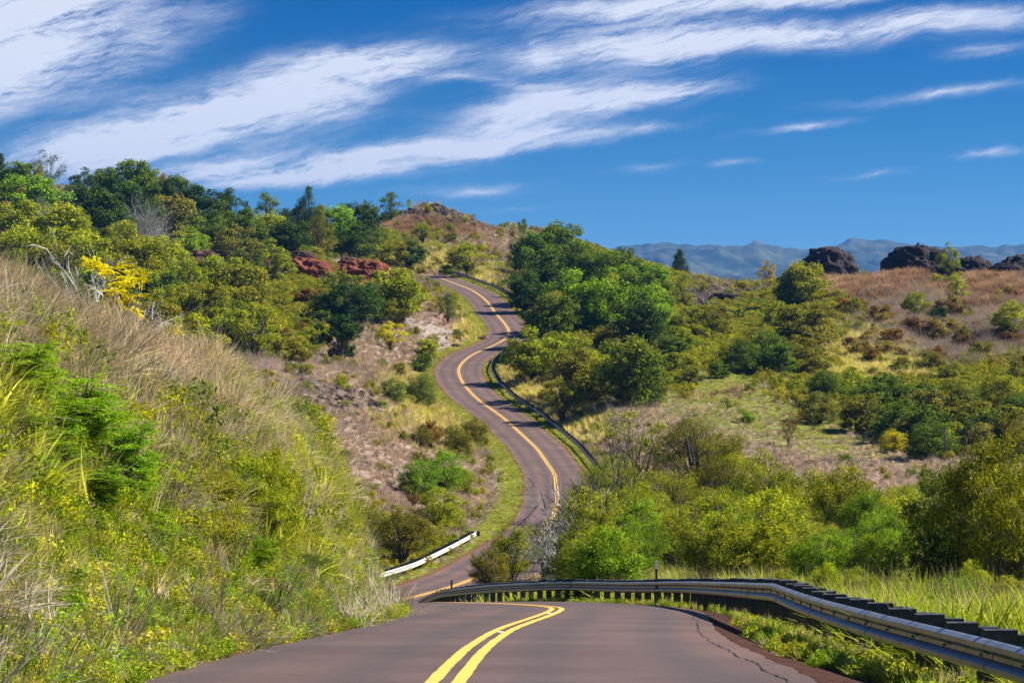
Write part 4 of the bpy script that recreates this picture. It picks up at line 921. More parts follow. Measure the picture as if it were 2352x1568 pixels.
# middle tree mass
G_M = 'trees of the big mass right of the road'
P_('round', 1222, 532, 100, 560, 'mid', 'big green tree at the left front of the tree mass', 'tree', group=G_M)
P_('round', 1282, 512, 110, 580, 'mid', 'tallest tree of the mass right of the road', 'tree', group=G_M)
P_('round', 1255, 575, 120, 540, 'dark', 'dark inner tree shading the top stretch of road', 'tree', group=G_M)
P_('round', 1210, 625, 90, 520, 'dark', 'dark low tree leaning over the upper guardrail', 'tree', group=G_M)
P_('round', 1340, 556, 110, 560, 'mid', 'rounded tree on the right shoulder of the tallest one', 'tree', group=G_M)
P_('round', 1385, 575, 110, 560, 'mid', 'green tree in the middle of the mass', 'tree', group=G_M)
P_('loose', 1432, 568, 80, 590, 'mid', 'airy tree at the right end of the mass, against the mountains', 'tree', group=G_M)
P_('round', 1320, 620, 130, 520, 'bright', 'bright leafy tree in front of the mass', 'tree', group=G_M)
P_('round', 1385, 640, 120, 510, 'bright', 'vivid green tree at the lower front of the mass', 'tree', group=G_M)
P_('round', 1450, 625, 100, 540, 'mid', 'sloping green tree below the airy one', 'tree', group=G_M)
P_('round', 1500, 640, 90, 540, 'mid', 'green tree trailing down to the pale earth', 'tree', group=G_M)
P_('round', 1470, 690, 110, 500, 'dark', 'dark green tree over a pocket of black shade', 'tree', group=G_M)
P_('round', 1280, 670, 90, 480, 'olive', 'olive tree with bare grey twigs in front of the mass', 'tree')
P_('sparse', 1262, 690, 70, 470, 'greygreen', 'grey twiggy shrub at the road edge under the tree mass', 'shrub')
P_('bush', 1515, 690, 60, 510, 'mid', 'green bush at the right foot of the mass', 'bush')
P_('cone', 1560, 572, 42, 700, 'deep', 'small dark lone tree standing against the blue mountains', 'tree')
P_('slim', 1572, 628, 54, 600, 'yg', 'thin yellow-green tree under the lone dark one', 'tree', .3)
P_('bush', 1510, 612, 60, 690, 'yg', 'yellow-green bush on the skyline right of the tree mass', 'bush')
P_('bush', 1480, 600, 50, 720, 'olive', 'olive bush where the skyline leaves the tree mass', 'bush')
P_('slim', 1762, 598, 38, 690, 'gold', 'slim pale golden tree standing in the saddle', 'tree')
P_('round', 1840, 602, 96, 610, 'yg', 'bright yellow-green tree in front of the domed outcrop', 'tree', .2)
P_('round', 1815, 640, 70, 600, 'mid', 'shaded green lower part left of the bright tree by the outcrop', 'bush')
P_('loose', 2180, 556, 52, 668, 'yg', 'small tree growing on top of the largest outcrop', 'tree')
P_('slim', 2195, 628, 46, 600, 'lime', 'bright little tree on the brown hill below the outcrops', 'sapling')
P_('loose', 2102, 668, 60, 560, 'yg', 'yellow-green tree in the brown brush, middle of the hill', 'tree', .2)
P_('loose', 2325, 690, 90, 540, 'yg', 'yellow-green tree on the brown hill near the picture edge', 'tree', .4)
P_('bush', 2160, 705, 50, 545, 'dark', 'dark bush in the brown brush', 'bush')
P_('loose', 1785, 690, 66, 560, 'yg', 'yellow-green pointed tree with a dark trunk beside the grassy track', 'tree', .2)
# front middle
P_('round', 1225, 752, 110, 440, 'yg', 'yellow-green tree at the inside of the middle bend', 'tree', .35)
P_('dense', 1175, 790, 50, 432, 'mid', 'dark green bush poking over the guardrail at the middle bend', 'bush')
P_('loose', 1300, 765, 120, 440, 'yg', 'loose yellow-green tree with grey stems behind the bend', 'tree', .2)
P_('round', 1330, 800, 110, 420, 'olive', 'twiggy olive tree between the two yellow-green ones', 'tree', .2)
P_('round', 1450, 775, 140, 400, 'mid', 'large rounded tree with golden-tipped top in the centre of the valley', 'tree', .6)
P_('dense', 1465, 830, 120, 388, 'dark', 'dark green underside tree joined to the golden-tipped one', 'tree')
P_('round', 1370, 825, 90, 395, 'olive', 'olive tree with orange tips left of the dark one', 'tree', .4)
P_('loose', 1290, 865, 90, 396, 'olive', 'low olive bush above the pale grass bank', 'bush', .3)
P_('bush', 1400, 745, 80, 470, 'greygreen', 'grey-green thicket behind the valley trees', 'bush')
P_('bush', 1480, 745, 90, 480, 'greygreen', 'grey-green willow-like bush behind the large rounded tree', 'bush')
P_('bush', 1540, 770, 80, 460, 'mid', 'mid green bush at the corner of the grassy field', 'bush')
P_('bush', 1560, 720, 80, 500, 'olive', 'olive thicket below the thin yellow-green tree', 'bush')
P_('bush', 1620, 705, 90, 530, 'olive', 'olive thicket under the dark stony ledge', 'bush')
P_('bush', 1690, 710, 50, 520, 'dark', 'dark thicket round the dead trunk', 'bush')
P_('dense', 1700, 782, 90, 450, 'mid', 'dark green bush left of the grassy track', 'bush')
P_('dense', 1760, 762, 110, 460, 'mid', 'green domed bush in the middle of the scrub', 'bush')
P_('bush', 1790, 790, 90, 435, 'mid', 'green bush right under the domed one', 'bush')
P_('bush', 1835, 700, 110, 520, 'olive', 'olive bush on the slope below the bright tree', 'bush')
P_('bush', 1880, 710, 110, 510, 'olive', 'broad olive bush at the foot of the brown hill', 'bush')
P_('bush', 1850, 775, 70, 460, 'olive', 'olive bush above the pale yellow grass', 'bush')
P_('dense', 2138, 803, 62, 440, 'olive', 'round olive-dark tree with a short trunk on the hillside', 'tree', .2)
P_('loose', 2185, 820, 50, 436, 'yg', 'light green bush beside the round olive-dark tree', 'bush')
for i, (px, yt, w_, D, c, lab) in enumerate([(1900, 850, 90, 405, 'mid', 'mid green bush at the left end of the scrub belt'), (1960, 842, 100, 400, 'yg', 'yellow-topped bush in the scrub belt under the pale grass'), (2030, 858, 100, 398, 'mid', 'green bush in the middle of the scrub belt'),
        (1880, 900, 90, 385, 'greygreen', 'grey-green low bush at the field edge'), (1990, 905, 110, 375, 'olive', 'olive bush bordering the grassy field'), (2100, 880, 110, 388, 'mid', 'green bush below the round olive-dark tree'), (2180, 870, 110, 400, 'olive', 'broad olive bush in the scrub on the right slope'),
        (2130, 930, 110, 365, 'mid', 'green bush reaching down into the field'), (2220, 920, 120, 370, 'olive', 'olive bush above the bare stake'), (2300, 850, 110, 400, 'yg', 'light green tree on the right slope near the picture edge'), (2340, 820, 80, 430, 'greygreen', 'grey-green bush under a mauve slope at the picture edge'),
        (2310, 930, 130, 350, 'olive', 'wide olive bush at the picture edge, mid-height'), (2350, 900, 90, 370, 'mid', 'mid green bush at the picture edge'), (2250, 970, 100, 335, 'greygreen', 'grey-green bush beside the field stake'),
        (1710, 940, 42, 355, 'bright', 'small bright green bush alone in the field'), (2055, 985, 60, 320, 'yellow', 'small bush with yellow flower heads in the mauve grass'), (1650, 830, 50, 440, 'mid', 'small green bush on the upper edge of the field')]):
    P_('bush' if i % 3 else 'dense', px, yt, w_, D, c, lab, 'bush', .3 if c in ('yg', 'olive', 'yellow') else 0)
P_('sparse', 1822, 938, 46, 352, 'rust', 'brown dried tuft plant in the field, the taller one', 'shrub')
P_('sparse', 1815, 965, 50, 345, 'rust', 'brown dried tuft plant in the field, the lower wider one', 'shrub')
# left lower slope
P_('near_bush', 1022, 1035, 100, 262, 'bright', 'vivid green bush with an upright head above the pale guardrail', 'bush')
P_('near_bush', 962, 1055, 96, 255, 'bright', 'vivid green bush, left of the upright one above the pale guardrail', 'bush')
P_('near_bush', 1065, 1078, 60, 262, 'yg', 'yellow-green bush, right of the vivid ones above the pale guardrail', 'bush', .2)
P_('near_bush', 1010, 1120, 100, 245, 'yg', 'low yellow-green bush at the foot of the vivid pair', 'bush', .2)
P_('near_loose', 930, 1165, 120, 200, 'olive', 'dark olive feathery bush above the pale guardrail, shaded', 'bush')
P_('near_loose', 835, 1170, 100, 200, 'olive', 'olive bush near the lower end of the pale guardrail', 'bush', .2)
P_('near_bush', 1090, 960, 60, 350, 'olive', 'small reddish-olive bush at the inner road edge', 'bush', .5)
P_('near_bush', 1045, 975, 70, 345, 'olive', 'low olive bush with yellow flowers on the mauve slope', 'bush', .5)
P_('near_loose', 990, 965, 60, 350, 'rust', 'rust-brown bush in the tawny grass', 'bush')
P_('bush', 800, 1165, 60, 230, 'greygreen', 'dull bush below the mauve slope', 'bush')
# trees and bushes beyond the near guardrail
P_('feather_tree', 1600, 958, 200, 195, 'olive', 'big olive-yellow tree with fine leaves beyond the near guardrail', 'tree', .25)
P_('feather_tree', 1650, 1010, 150, 200, 'yg', 'yellow-green fine-leaved tree at the right of the big olive one', 'tree', .2)
P_('feather_tree', 1540, 1080, 190, 178, 'yg', 'broad yellow-green bush in front of the big olive tree', 'bush', .3)
P_('sparse', 1445, 935, 170, 185, 'yg', 'half-bare twiggy tree with dark stem left of the big olive tree', 'tree')
P_('feather_tree', 1400, 1045, 130, 182, 'yg', 'yellow-green bush at the foot of the half-bare tree', 'bush', .2)
P_('near_loose', 1470, 1110, 150, 165, 'yg', 'yellow-green bush between the dead branches and the broad bush', 'bush', .2)
P_('near_loose', 1180, 1205, 110, 148, 'yg', 'rusty twiggy bush hiding the lower road', 'bush', .3)
P_('near_loose', 1125, 1255, 90, 140, 'olive', 'small twiggy bush with orange leaves at the road edge', 'bush', .6)
P_('near_loose', 1270, 1188, 130, 150, 'olive', 'yellow-olive bush where the centre line disappears', 'bush', .5)
P_('near_bush', 1360, 1165, 130, 150, 'yg', 'yellow-green dense bush right of the vanishing centre line', 'bush', .3)
P_('near_bush', 1440, 1190, 120, 130, 'mid', 'green bush with long grass through it behind the guardrail', 'bush')
P_('near_loose', 1560, 1170, 140, 125, 'yg', 'yellow-green bush behind the white-tagged marker post', 'bush', .3)
P_('near_loose', 1660, 1120, 130, 140, 'yg', 'light bush with drooping leaves near the middle of the rail', 'bush', .2)
P_('near_loose', 1765, 1035, 130, 140, 'yg', 'upright leafy bush with a pointed top behind the guardrail bend', 'bush', .1)
P_('near_loose', 1855, 1078, 150, 135, 'yg', 'wide yellow-green bush beyond the guardrail bend', 'bush', .2)
P_('near_loose', 1940, 1068, 150, 130, 'yg', 'leafy bush with a leaning stem, next to the wide one', 'bush', .1)
P_('near_loose', 2000, 1125, 130, 120, 'bright', 'greener low bush right of the leaning stem', 'bush')
P_('near_bush', 1800, 1180, 160, 110, 'yg', 'low yellow-green bush in the tall grass below the pointed bush', 'bush', .3)
P_('near_bush', 1700, 1185, 150, 115, 'mid', 'fern-like green bush deep in the tall grass', 'bush')
P_('near_loose', 2270, 1000, 240, 78, 'olive', 'large dark-hearted bush with small shiny leaves at the picture edge', 'bush', .1, rot=1.0)
P_('near_loose', 2180, 1075, 180, 80, 'mid', 'dark green bush left of the large shiny-leaved one', 'bush')
P_('near_loose', 2345, 1050, 190, 70, 'yg', 'yellow-green overhanging bush at the far right, near the rail', 'bush', .1)
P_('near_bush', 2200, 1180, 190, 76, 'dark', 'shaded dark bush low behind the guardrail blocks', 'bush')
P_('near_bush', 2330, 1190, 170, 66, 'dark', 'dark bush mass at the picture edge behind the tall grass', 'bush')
P_('near_loose', 1890, 1215, 140, 88, 'bright', 'feathery green bush in the tall grass behind the rail bend', 'bush')
P_('near_loose', 2010, 1225, 140, 78, 'bright', 'feathery green bush behind the rail blocks', 'bush')
P_('near_bush', 2050, 1190, 110, 88, 'mid', 'green bush in the tall grass beyond the rail blocks', 'bush')

# fillers: trees and bushes of the dense stands that nothing tells apart
rf = np.random.default_rng(99)
CW = {'mid': 'mid green', 'dark': 'dark green', 'olive': 'olive', 'greygreen': 'grey-green', 'yg': 'yellow-green', 'bright': 'bright green', 'rust': 'rust-brown', 'lime': 'lime green', 'grey': 'dusty grey', 'purple': 'purplish'}
def fill(n, box, kinds, wr_, Dr, cols, label, cat, group, D0=None):
    for k in range(n):
        px = rf.uniform(box[0], box[2]); f = rf.random(); yt = box[1]+(box[3]-box[1])*f; D = Dr[0]+(Dr[1]-Dr[0])*f+rf.normal()*6
        yt += box[4]*(px-box[0])/(box[2]-box[0]) if len(box) > 4 else 0
        cc = cols[int(rf.integers(len(cols)))]; wd = rf.uniform(*wr_); big = wd > (wr_[0]+wr_[1])/2
        P_(kinds[k % len(kinds)], px, yt, wd, D, cc, ('larger ' if big else 'smaller ')+CW[cc]+' '+label+', '+['upper ', 'middle ', 'lower '][min(2, int(f*3))]+['far left', 'left', 'centre', 'right', 'far right'][min(4, int(5*(px-box[0])/(box[2]-box[0])))], cat, rf.uniform(0, .25), group)
fill(18, (0, 410, 560, 520, 70), ['round', 'loose', 'bush'], (60, 110), (670, 600), ['mid', 'dark', 'olive', 'greygreen', 'grey', 'yg'], 'tree in the crowded upper belt of the left hillside', 'tree', 'crowded upper belt trees')
fill(22, (0, 540, 590, 670, 80), ['round', 'loose', 'round'], (70, 120), (560, 440), ['yg', 'olive', 'mid', 'yg'], 'tree in the crowded lower belt of the left hillside', 'tree', 'crowded lower belt trees')
fill(24, (520, 660, 720, 780), ['bush'], (34, 70), (470, 400), ['olive', 'olive', 'greygreen', 'rust'], 'bush in the scrub between belt and mauve slope', 'bush', 'olive-brown scrub bushes')
fill(14, (1180, 600, 1500, 700), ['round', 'bush'], (70, 110), (540, 490), ['mid', 'bright', 'dark', 'yg'], 'tree buried in the big mass right of the road', 'tree', 'inner trees of the big mass')
fill(17, (1240, 740, 1600, 850), ['bush', 'bush'], (50, 95), (470, 410), ['yg', 'olive', 'mid', 'greygreen'], 'bush in the valley thicket right of the middle bend', 'bush', 'valley thicket bushes')
fill(16, (1560, 690, 1920, 800), ['bush', 'dense', 'bush'], (40, 90), (540, 450), ['olive', 'mid', 'olive', 'greygreen'], 'bush in the thicket below the dark saddle', 'bush', 'saddle thicket bushes')
fill(26, (1900, 870, 2380, 960, 20), ['bush', 'bush', 'dense'], (50, 110), (400, 345), ['olive', 'yg', 'mid', 'greygreen', 'mid'], 'bush in the scrub belt bordering the field', 'bush', 'scrub belt bushes')
fill(48, (1910, 670, 2370, 820), ['bush'], (26, 62), (580, 455), ['rust', 'grey', 'purple', 'olive', 'purple', 'grey'], 'bush in the brush on the brown hill', 'bush', 'brown hill bushes')
fill(36, (1330, 1110, 2100, 1230), ['near_loose', 'near_bush', 'feather_tree'], (120, 210), (165, 100), ['yg', 'bright', 'yg', 'lime'], 'bush in the overgrown strip beyond the near guardrail', 'bush', 'bushes of the overgrown strip')
fill(10, (2080, 1130, 2370, 1260), ['near_bush', 'near_loose'], (110, 170), (85, 62), ['mid', 'dark', 'yg'], 'bush in the mass beyond the rail blocks', 'bush', 'shaded bushes beyond the rail blocks')
fill(16, (1800, 1215, 2350, 1330), ['near_loose', 'near_bush', 'sparse'], (50, 120), (84, 46), ['yg', 'bright', 'lime', 'olive'], 'bush in the tall grass right behind the near guardrail', 'bush', 'bushes right behind the near guardrail')
fill(14, (640, 1110, 860, 1210, 40), ['near_loose', 'near_bush'], (60, 110), (225, 185), ['olive', 'mid', 'greygreen'], 'bush on the slope behind the pale guardrail', 'bush', 'bushes behind the pale guardrail')
fill(12, (600, 960, 1100, 1140), ['bush', 'near_loose'], (26, 52), (340, 250), ['rust', 'greygreen', 'olive'], 'bush scattered on the mauve grass slope', 'bush', 'small bushes on the mauve slope')

fill(34, (40, 880, 730, 1240, 170), ['near_loose', 'near_bush', 'sparse'], (60, 130), (36, 76), ['yg', 'bright', 'lime', 'mid'], 'weed bush in the tall grass of the near bank', 'bush', 'weed bushes on the near bank')
# ---- grey leafless bushes, dead and half-bare trees
def bare(px, ytop, w, D, label, key, mat, seed, depth=4, n=5, spread=.6, up=.2, rad=.012, ln=.42, cat='shrub', name='leafless_shrub', lean=0.0, lx=0.0):
    me = bare_template(key, mat, seed=seed, depth=depth, n=n, spread=spread, up=up, rad=rad, ln=ln, lean=(lx, 0))
    x = X(px, D); zb = float(ground(x, D)); h = Z(ytop, D)-zb; wm = w/F*D
    if 'ext' not in T: T['ext'] = {}
    if key not in T['ext']:
        co_ = np.empty(len(me.vertices)*3); me.vertices.foreach_get('co', co_); co_ = co_.reshape(-1, 3); T['ext'][key] = (np.ptp(co_[:, 0]), co_[:, 2].max())
    ex, ez = T['ext'][key]
    root = obj(name, me, None, (x, D, zb)); root.scale = (h/ez,)*3 if 'tree' in name else (wm/ex*1.2, wm/ex*1.2, h/ez); root.rotation_euler = (0, lean, 0)
    tag(root, label, cat); return root
bare(345, 418, 130, 600, 'grey leafless bush high in the left tree belt, palest of them', 'bb1', M_palebark, 1, 4, 14, .45, .5, .006, .5)
bare(150, 398, 140, 600, 'grey leafless thicket under the spiky half-bare tree', 'bb2', M_palebark, 2, 4, 14, .5, .4, .006, .5)
bare(110, 430, 100, 590, 'lower grey twiggy thicket at the left of the belt', 'bb1', M_twig, 3)
bare(372, 490, 90, 570, 'whitish twigs tangled below the grey leafless bush', 'bb2', M_palebark, 4)
bare(300, 450, 90, 595, 'thin grey shrub left of the palest leafless bush', 'bb2', M_twig, 4)
P_('bush', 345, 450, 120, 605, 'grey', 'dusty grey bush under the leafless twigs', 'bush')
P_('bush', 150, 425, 120, 605, 'grey', 'dusty grey bush at the foot of the grey thicket', 'bush')
bare(2330, 825, 60, 430, 'pale leafless bush on the right slope at the picture edge', 'bb1', M_palebark, 5)
bare(1300, 660, 60, 480, 'grey dead twigs in front of the tree mass', 'bb2', M_twig, 5)
bare(1440, 925, 110, 188, 'tall bare tree with dark forked stems left of the big olive tree', 'dt2', M_bark, 31, 4, 3, .5, .25, .016, .45, 'tree', 'bare_tree')
bare(1352, 1045, 170, 150, 'dead tree whose grey branches reach out over the road', 'dt1', M_palebark, 23, 4, 4, .6, .02, .017, .5, 'tree', 'dead_tree', lx=-1.0)
bare(1390, 1060, 110, 148, 'smaller dead tree beside the one reaching over the road', 'dt3', M_twig, 29, 3, 3, .7, .05, .016, .5, 'tree', 'dead_tree', lx=-.3)
bare(1697, 672, 14, 535, 'dead dark trunk standing in the thicket', 'dt4', M_bark, 33, 1, 1, .3, .4, .02, .7, 'tree', 'dead_tree')
bare(1645, 705, 14, 505, 'second thin dead trunk left of the standing dark one', 'dt4', M_bark, 33, 1, 1, .3, .4, .02, .7, 'tree', 'dead_tree')
bare(2270, 1000, 120, 88, 'thin bare arching stems above the large bush at the picture edge', 'bb1', M_twig, 7)
# the pale branching tree on the near bank crest, with its yellow-leaved neighbour
D0 = 62; tx = X(235, D0); tz = float(ground(tx, D0))
bare(238, 520, 200, D0, 'pale bare tree with forking whitish branches on the crest of the near bank', 'dt5', M_palebark, 37, 4, 3, .5, .06, .020, .45, 'tree', 'bare_tree')
r = np.random.default_rng(77); ysap = obj('sapling', None, None, (X(262, 60), 60, float(ground(X(262, 60), 60))))
tag(ysap, 'sapling with sprays of bright yellow compound leaves in front of the pale bare tree', 'sapling')
smb = MB(); tips = []
hS = Z(606, 60)-ysap.location.z
def spray_mesh(seed):
    r = np.random.default_rng(seed); C = []; Nn = []; Ax = []; ln = []
    for p_ in range(7):
        th = r.uniform(0, 6.28); rach = unit(np.array([math.cos(th), math.sin(th)*.7, r.uniform(-.1, .55)])); L_ = r.uniform(.16, .26)
        side = unit(np.cross(rach, [0, 0, 1.]))
        for k in range(9):
            f = .15+.85*k/8; b = rach*L_*f-np.array([0, 0, .06*f*f])
            for s_ in (-1, 1):
                C.append(b+side*s_*.030+rach*.012); Ax.append(side*s_+rach*.45); Nn.append(unit(np.array([0, 0, 1.])+r.normal(size=3)*.25)); ln.append(.078*(1-.35*f))
    ln = np.array(ln); V, Q = leaf_quads(np.array(C), np.array(Nn), unit(np.array(Ax)), ln, ln*.36)
    return new_mesh('leaf_spray', V, Q, [M_leaf], {'lv': np.repeat(np.clip(.5+r.normal(size=len(ln))*.25, 0, 1), 4), 'tip': np.zeros(len(V))})
sprays = [spray_mesh(s_) for s_ in (1, 2, 3)]
for k in range(46):
    f = (k+.5)/46; sx = X(1176+r.normal()*38+(18 if f > .6 else -5), 60); q = np.array([sx, r.normal()*.25, hS*(.08+.92*f**.9)*1.0])
    b0 = np.array([0, 0, q[2]*.45]); smb.tube([b0, (b0+q)/2+np.array([0, 0, -.05]), q], [.014, .010, .005], 4)
    o = obj('leaf_spray', sprays[k % 3], ysap, tuple(q)); o.rotation_euler = (r.normal()*.35, r.normal()*.35, r.uniform(0, 6.28)); s_ = r.uniform(1.0, 1.7); o.scale = (s_, s_, s_)
    j = r.uniform(.85, 1.15); o.color = (.62*j, .58*j, .012, 1)
smb.tube([(0, 0, -.1), (.03, 0, hS*.4), (-.02, .05, hS*.75), (0, 0, hS)], [.03, .024, .014, .006], 6)
obj('stems', smb.mesh('stems', [M_bark]), ysap)

# ---- feathery fern-leaved shrubs on the near bank and beyond the rail
def frond_geo(r, base, d, L_, Cn, Nn, Ax, ln, npair=8):
    side = unit(np.cross(d, [0, 0, 1.])); 
    for k in range(npair):
        f = (k+1)/npair; c = base+d*L_*f-np.array([0, 0, .45*L_*f*f])
        pl = .42*L_*(1-.55*abs(f-.45))
        for s_ in (-1, 1):
            pd = unit(side*s_+d*.55+np.array([0, 0, -.28])+r.normal(size=3)*.12)
            for q_ in range(4):
                Cn.append(c+pd*pl*(q_+.5)/4-np.array([0, 0, .10*pl*(q_/4)**2])); Ax.append(pd); Nn.append(unit(np.array([0, 0, 1.])+r.normal(size=3)*.35)); ln.append(pl*.34)
def fern_shrub(seed, nst=13, nfr=24):
    r = np.random.default_rng(seed); C = []; Nn = []; Ax = []; ln = []; mb = MB()
    for s_ in range(nst):
        th = r.uniform(0, 6.28); out = r.uniform(.1, .42); top = np.array([math.cos(th)*out, math.sin(th)*out, r.uniform(.6, .95)])
        mid = np.array([top[0]*.3, top[1]*.3, top[2]*.7]); tq = np.linspace(0, 1, 6)[:, None]; pth = (1-tq)**2*np.array([0, 0, -.03])+2*tq*(1-tq)*mid+tq*tq*top
        mb.tube(pth, np.linspace(.012, .004, 6), 4)
        for k in range(nfr):
            f = r.uniform(.3, 1); b = (1-f)**2*np.array([0, 0, 0.])+2*f*(1-f)*mid+f*f*top; d = unit(np.array([r.normal(), r.normal(), r.uniform(.1, .8)]))
            frond_geo(r, b, d, r.uniform(.13, .22), C, Nn, Ax, ln)
    ln = np.array(ln); V, Q = leaf_quads(np.array(C), np.array(Nn), unit(np.array(Ax)), ln*1.4, ln*.52)
    n = len(ln); fr = np.repeat(r.random(n//64+1), 64)[:n]
    return new_mesh('foliage', V, Q, [M_leaf], {'lv': np.repeat(np.clip(.45+.5*fr+r.normal(size=n)*.15, 0, 1), 4), 'tip': np.zeros(4*n)}), mb.mesh('stems', [M_bark])
T['fern'] = [fern_shrub(200+i) for i in range(3)]
GF = 'feathery shrubs on the near bank'
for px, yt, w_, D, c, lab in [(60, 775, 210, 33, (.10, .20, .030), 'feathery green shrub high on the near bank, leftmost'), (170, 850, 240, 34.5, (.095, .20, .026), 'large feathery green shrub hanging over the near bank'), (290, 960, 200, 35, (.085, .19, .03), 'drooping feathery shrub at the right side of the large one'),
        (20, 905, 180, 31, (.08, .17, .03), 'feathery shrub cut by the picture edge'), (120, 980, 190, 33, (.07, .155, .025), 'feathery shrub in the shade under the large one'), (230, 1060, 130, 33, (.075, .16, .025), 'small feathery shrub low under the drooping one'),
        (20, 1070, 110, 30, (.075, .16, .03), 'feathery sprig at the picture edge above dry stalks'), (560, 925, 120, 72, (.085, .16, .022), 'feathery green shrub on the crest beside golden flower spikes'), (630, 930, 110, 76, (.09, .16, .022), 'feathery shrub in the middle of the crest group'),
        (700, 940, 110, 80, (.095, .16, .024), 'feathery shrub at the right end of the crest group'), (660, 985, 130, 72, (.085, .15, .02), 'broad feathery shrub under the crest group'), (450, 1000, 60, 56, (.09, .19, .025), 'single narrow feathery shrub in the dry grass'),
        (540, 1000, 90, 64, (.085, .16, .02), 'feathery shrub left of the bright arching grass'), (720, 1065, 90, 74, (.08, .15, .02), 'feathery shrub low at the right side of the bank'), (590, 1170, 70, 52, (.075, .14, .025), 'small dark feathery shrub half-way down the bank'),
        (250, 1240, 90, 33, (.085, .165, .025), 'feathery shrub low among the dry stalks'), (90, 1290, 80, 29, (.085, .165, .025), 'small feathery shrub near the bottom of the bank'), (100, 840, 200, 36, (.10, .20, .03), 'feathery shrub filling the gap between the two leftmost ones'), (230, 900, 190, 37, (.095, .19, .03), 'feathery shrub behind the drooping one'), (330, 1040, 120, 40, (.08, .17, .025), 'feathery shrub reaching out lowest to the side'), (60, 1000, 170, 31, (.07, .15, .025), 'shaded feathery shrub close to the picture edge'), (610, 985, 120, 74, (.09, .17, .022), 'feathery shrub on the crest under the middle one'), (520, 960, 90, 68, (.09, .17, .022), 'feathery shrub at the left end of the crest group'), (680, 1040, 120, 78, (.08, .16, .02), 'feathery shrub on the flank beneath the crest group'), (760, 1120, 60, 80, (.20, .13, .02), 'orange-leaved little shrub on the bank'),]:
    x = X(px, D); zb = float(ground(x, D)); h = Z(yt, D)-zb; wm = w_/F*D
    if not (.5 < h < 3): PLOG.append(('fern', px, yt, D, round(h, 2), round(wm, 2)))
    wm *= 1.25; h = min(max(h, .7), 2.4, 1.25*wm+.3)
    zt_ = Z(yt, D)
    if zb > zt_-h: zb = zt_-h
    elif zb < zt_-h-.3:
        Dq = D*np.linspace(.75, 1.4, 60); gq = ground(X(px, Dq), Dq); k_ = int(np.argmin(np.abs(Z(yt, Dq)-gq-h))); D = float(Dq[k_]); x = X(px, D)
    root = obj('feathery_shrub', None, None, (x, D, Z(yt, D)-h)); root.scale = (wm, wm, h); root.rotation_euler = (0, 0, random.uniform(0, 6.28))
    tag(root, lab, 'shrub', GF if D < 85 and px < 1000 else None)
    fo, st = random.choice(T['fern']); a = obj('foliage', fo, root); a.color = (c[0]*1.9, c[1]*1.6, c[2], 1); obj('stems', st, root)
print('PLOG', PLOG)

# ------------------------------------------------------------------ ground cover instances
def blade_tuft(seed, n, h, w, spread, arch, segs=4, seed_heads=0, stiff=.5):
    r = np.random.default_rng(seed); V = []; Q = []; lv = []; k0 = 0
    for i in range(n):
        th = r.uniform(0, 6.28); rb = spread*.35*r.random()**.5; b = np.array([math.cos(th)*rb, math.sin(th)*rb, -.04])
        L_ = h*r.uniform(.55, 1.1); th2 = th+r.normal()*.7; out = np.array([math.cos(th2), math.sin(th2), 0]); lean = r.uniform(.05, .55)*spread
        side = np.array([-out[1], out[0], 0]); a = arch*r.uniform(.4, 1.3)
        for s_ in range(segs+1):
            f = s_/segs; p = b+np.array([0, 0, L_*(f-.5*a*f*f)])+out*(lean*f+a*L_*.75*f*f*(.7 if True else 1))
            ww = w*(1-f**1.6)*.5+.0004; V += [p-side*ww, p+side*ww]
        for s_ in range(segs): q = k0+2*s_; Q.append((q, q+1, q+3, q+2))
        k0 += 2*(segs+1); lv += [float(np.clip(.45+r.normal()*.28, 0, 1))]*(2*(segs+1))
    me = new_mesh('tuft', np.array(V), np.array(Q), [M_idry], {'lv': np.array(lv)}); return me
def leafy_clump(seed, n, rad, h, ln, asp=.5):
    r = np.random.default_rng(seed); nc = 9; c = np.stack([r.normal(size=nc)*rad*.45, r.normal(size=nc)*rad*.45, r.uniform(.25, .8, nc)*h], 1)
    ci = r.integers(0, nc, n); d = unit(r.normal(size=(n, 3))); P = c[ci]+d*(rad*.42*r.random(n)**.4)[:, None]; P[:, 2] = np.abs(P[:, 2])
    Nn = unit(d*.6+np.array([0, 0, .6])+r.normal(size=(n, 3))*.5); l = ln*r.uniform(.6, 1.4, n); V, Q = leaf_quads(P, Nn, unit(r.normal(size=(n, 3))), l, l*asp)
    return new_mesh('clump', V, Q, [M_ileaf], {'lv': np.repeat(np.clip(.25+.5*r.random(nc)[ci]+r.normal(size=n)*.2, 0, 1), 4)})
def twig_clump(seed, n=26, h=.8):
    r = np.random.default_rng(seed); V = []; Q = []; k = 0
    for i in range(n):
        p = np.array([r.normal()*.08, r.normal()*.08, 0]); d = unit(np.array([r.normal()*.6, r.normal()*.6, 1]))
        for s_ in range(3):
            q = p+d*h/3*r.uniform(.7, 1.2); sd_ = unit(np.cross(d, r.normal(size=3)))*.011*(1-s_*.28); V += [p-sd_, p+sd_, q+sd_*.7, q-sd_*.7]; Q.append((k, k+1, k+2, k+3)); k += 4
            for _ in range(2):
                e = q+unit(d+r.normal(size=3)*.7)*h*.22; V += [q-sd_*.5, q+sd_*.5, e+sd_*.2, e-sd_*.2]; Q.append((k, k+1, k+2, k+3)); k += 4
            p = q; d = unit(d+r.normal(size=3)*.35)
    return new_mesh('twigs', np.array(V), np.array(Q), [M_idry], {'lv': np.full(len(V), .5)})
def make_coll(name, meshes):
    c = bpy.data.collections.new(name)
    for i, me in enumerate(meshes):
        o = bpy.data.objects.new('%s_%02d' % (name, i), me); c.objects.link(o)
    return c
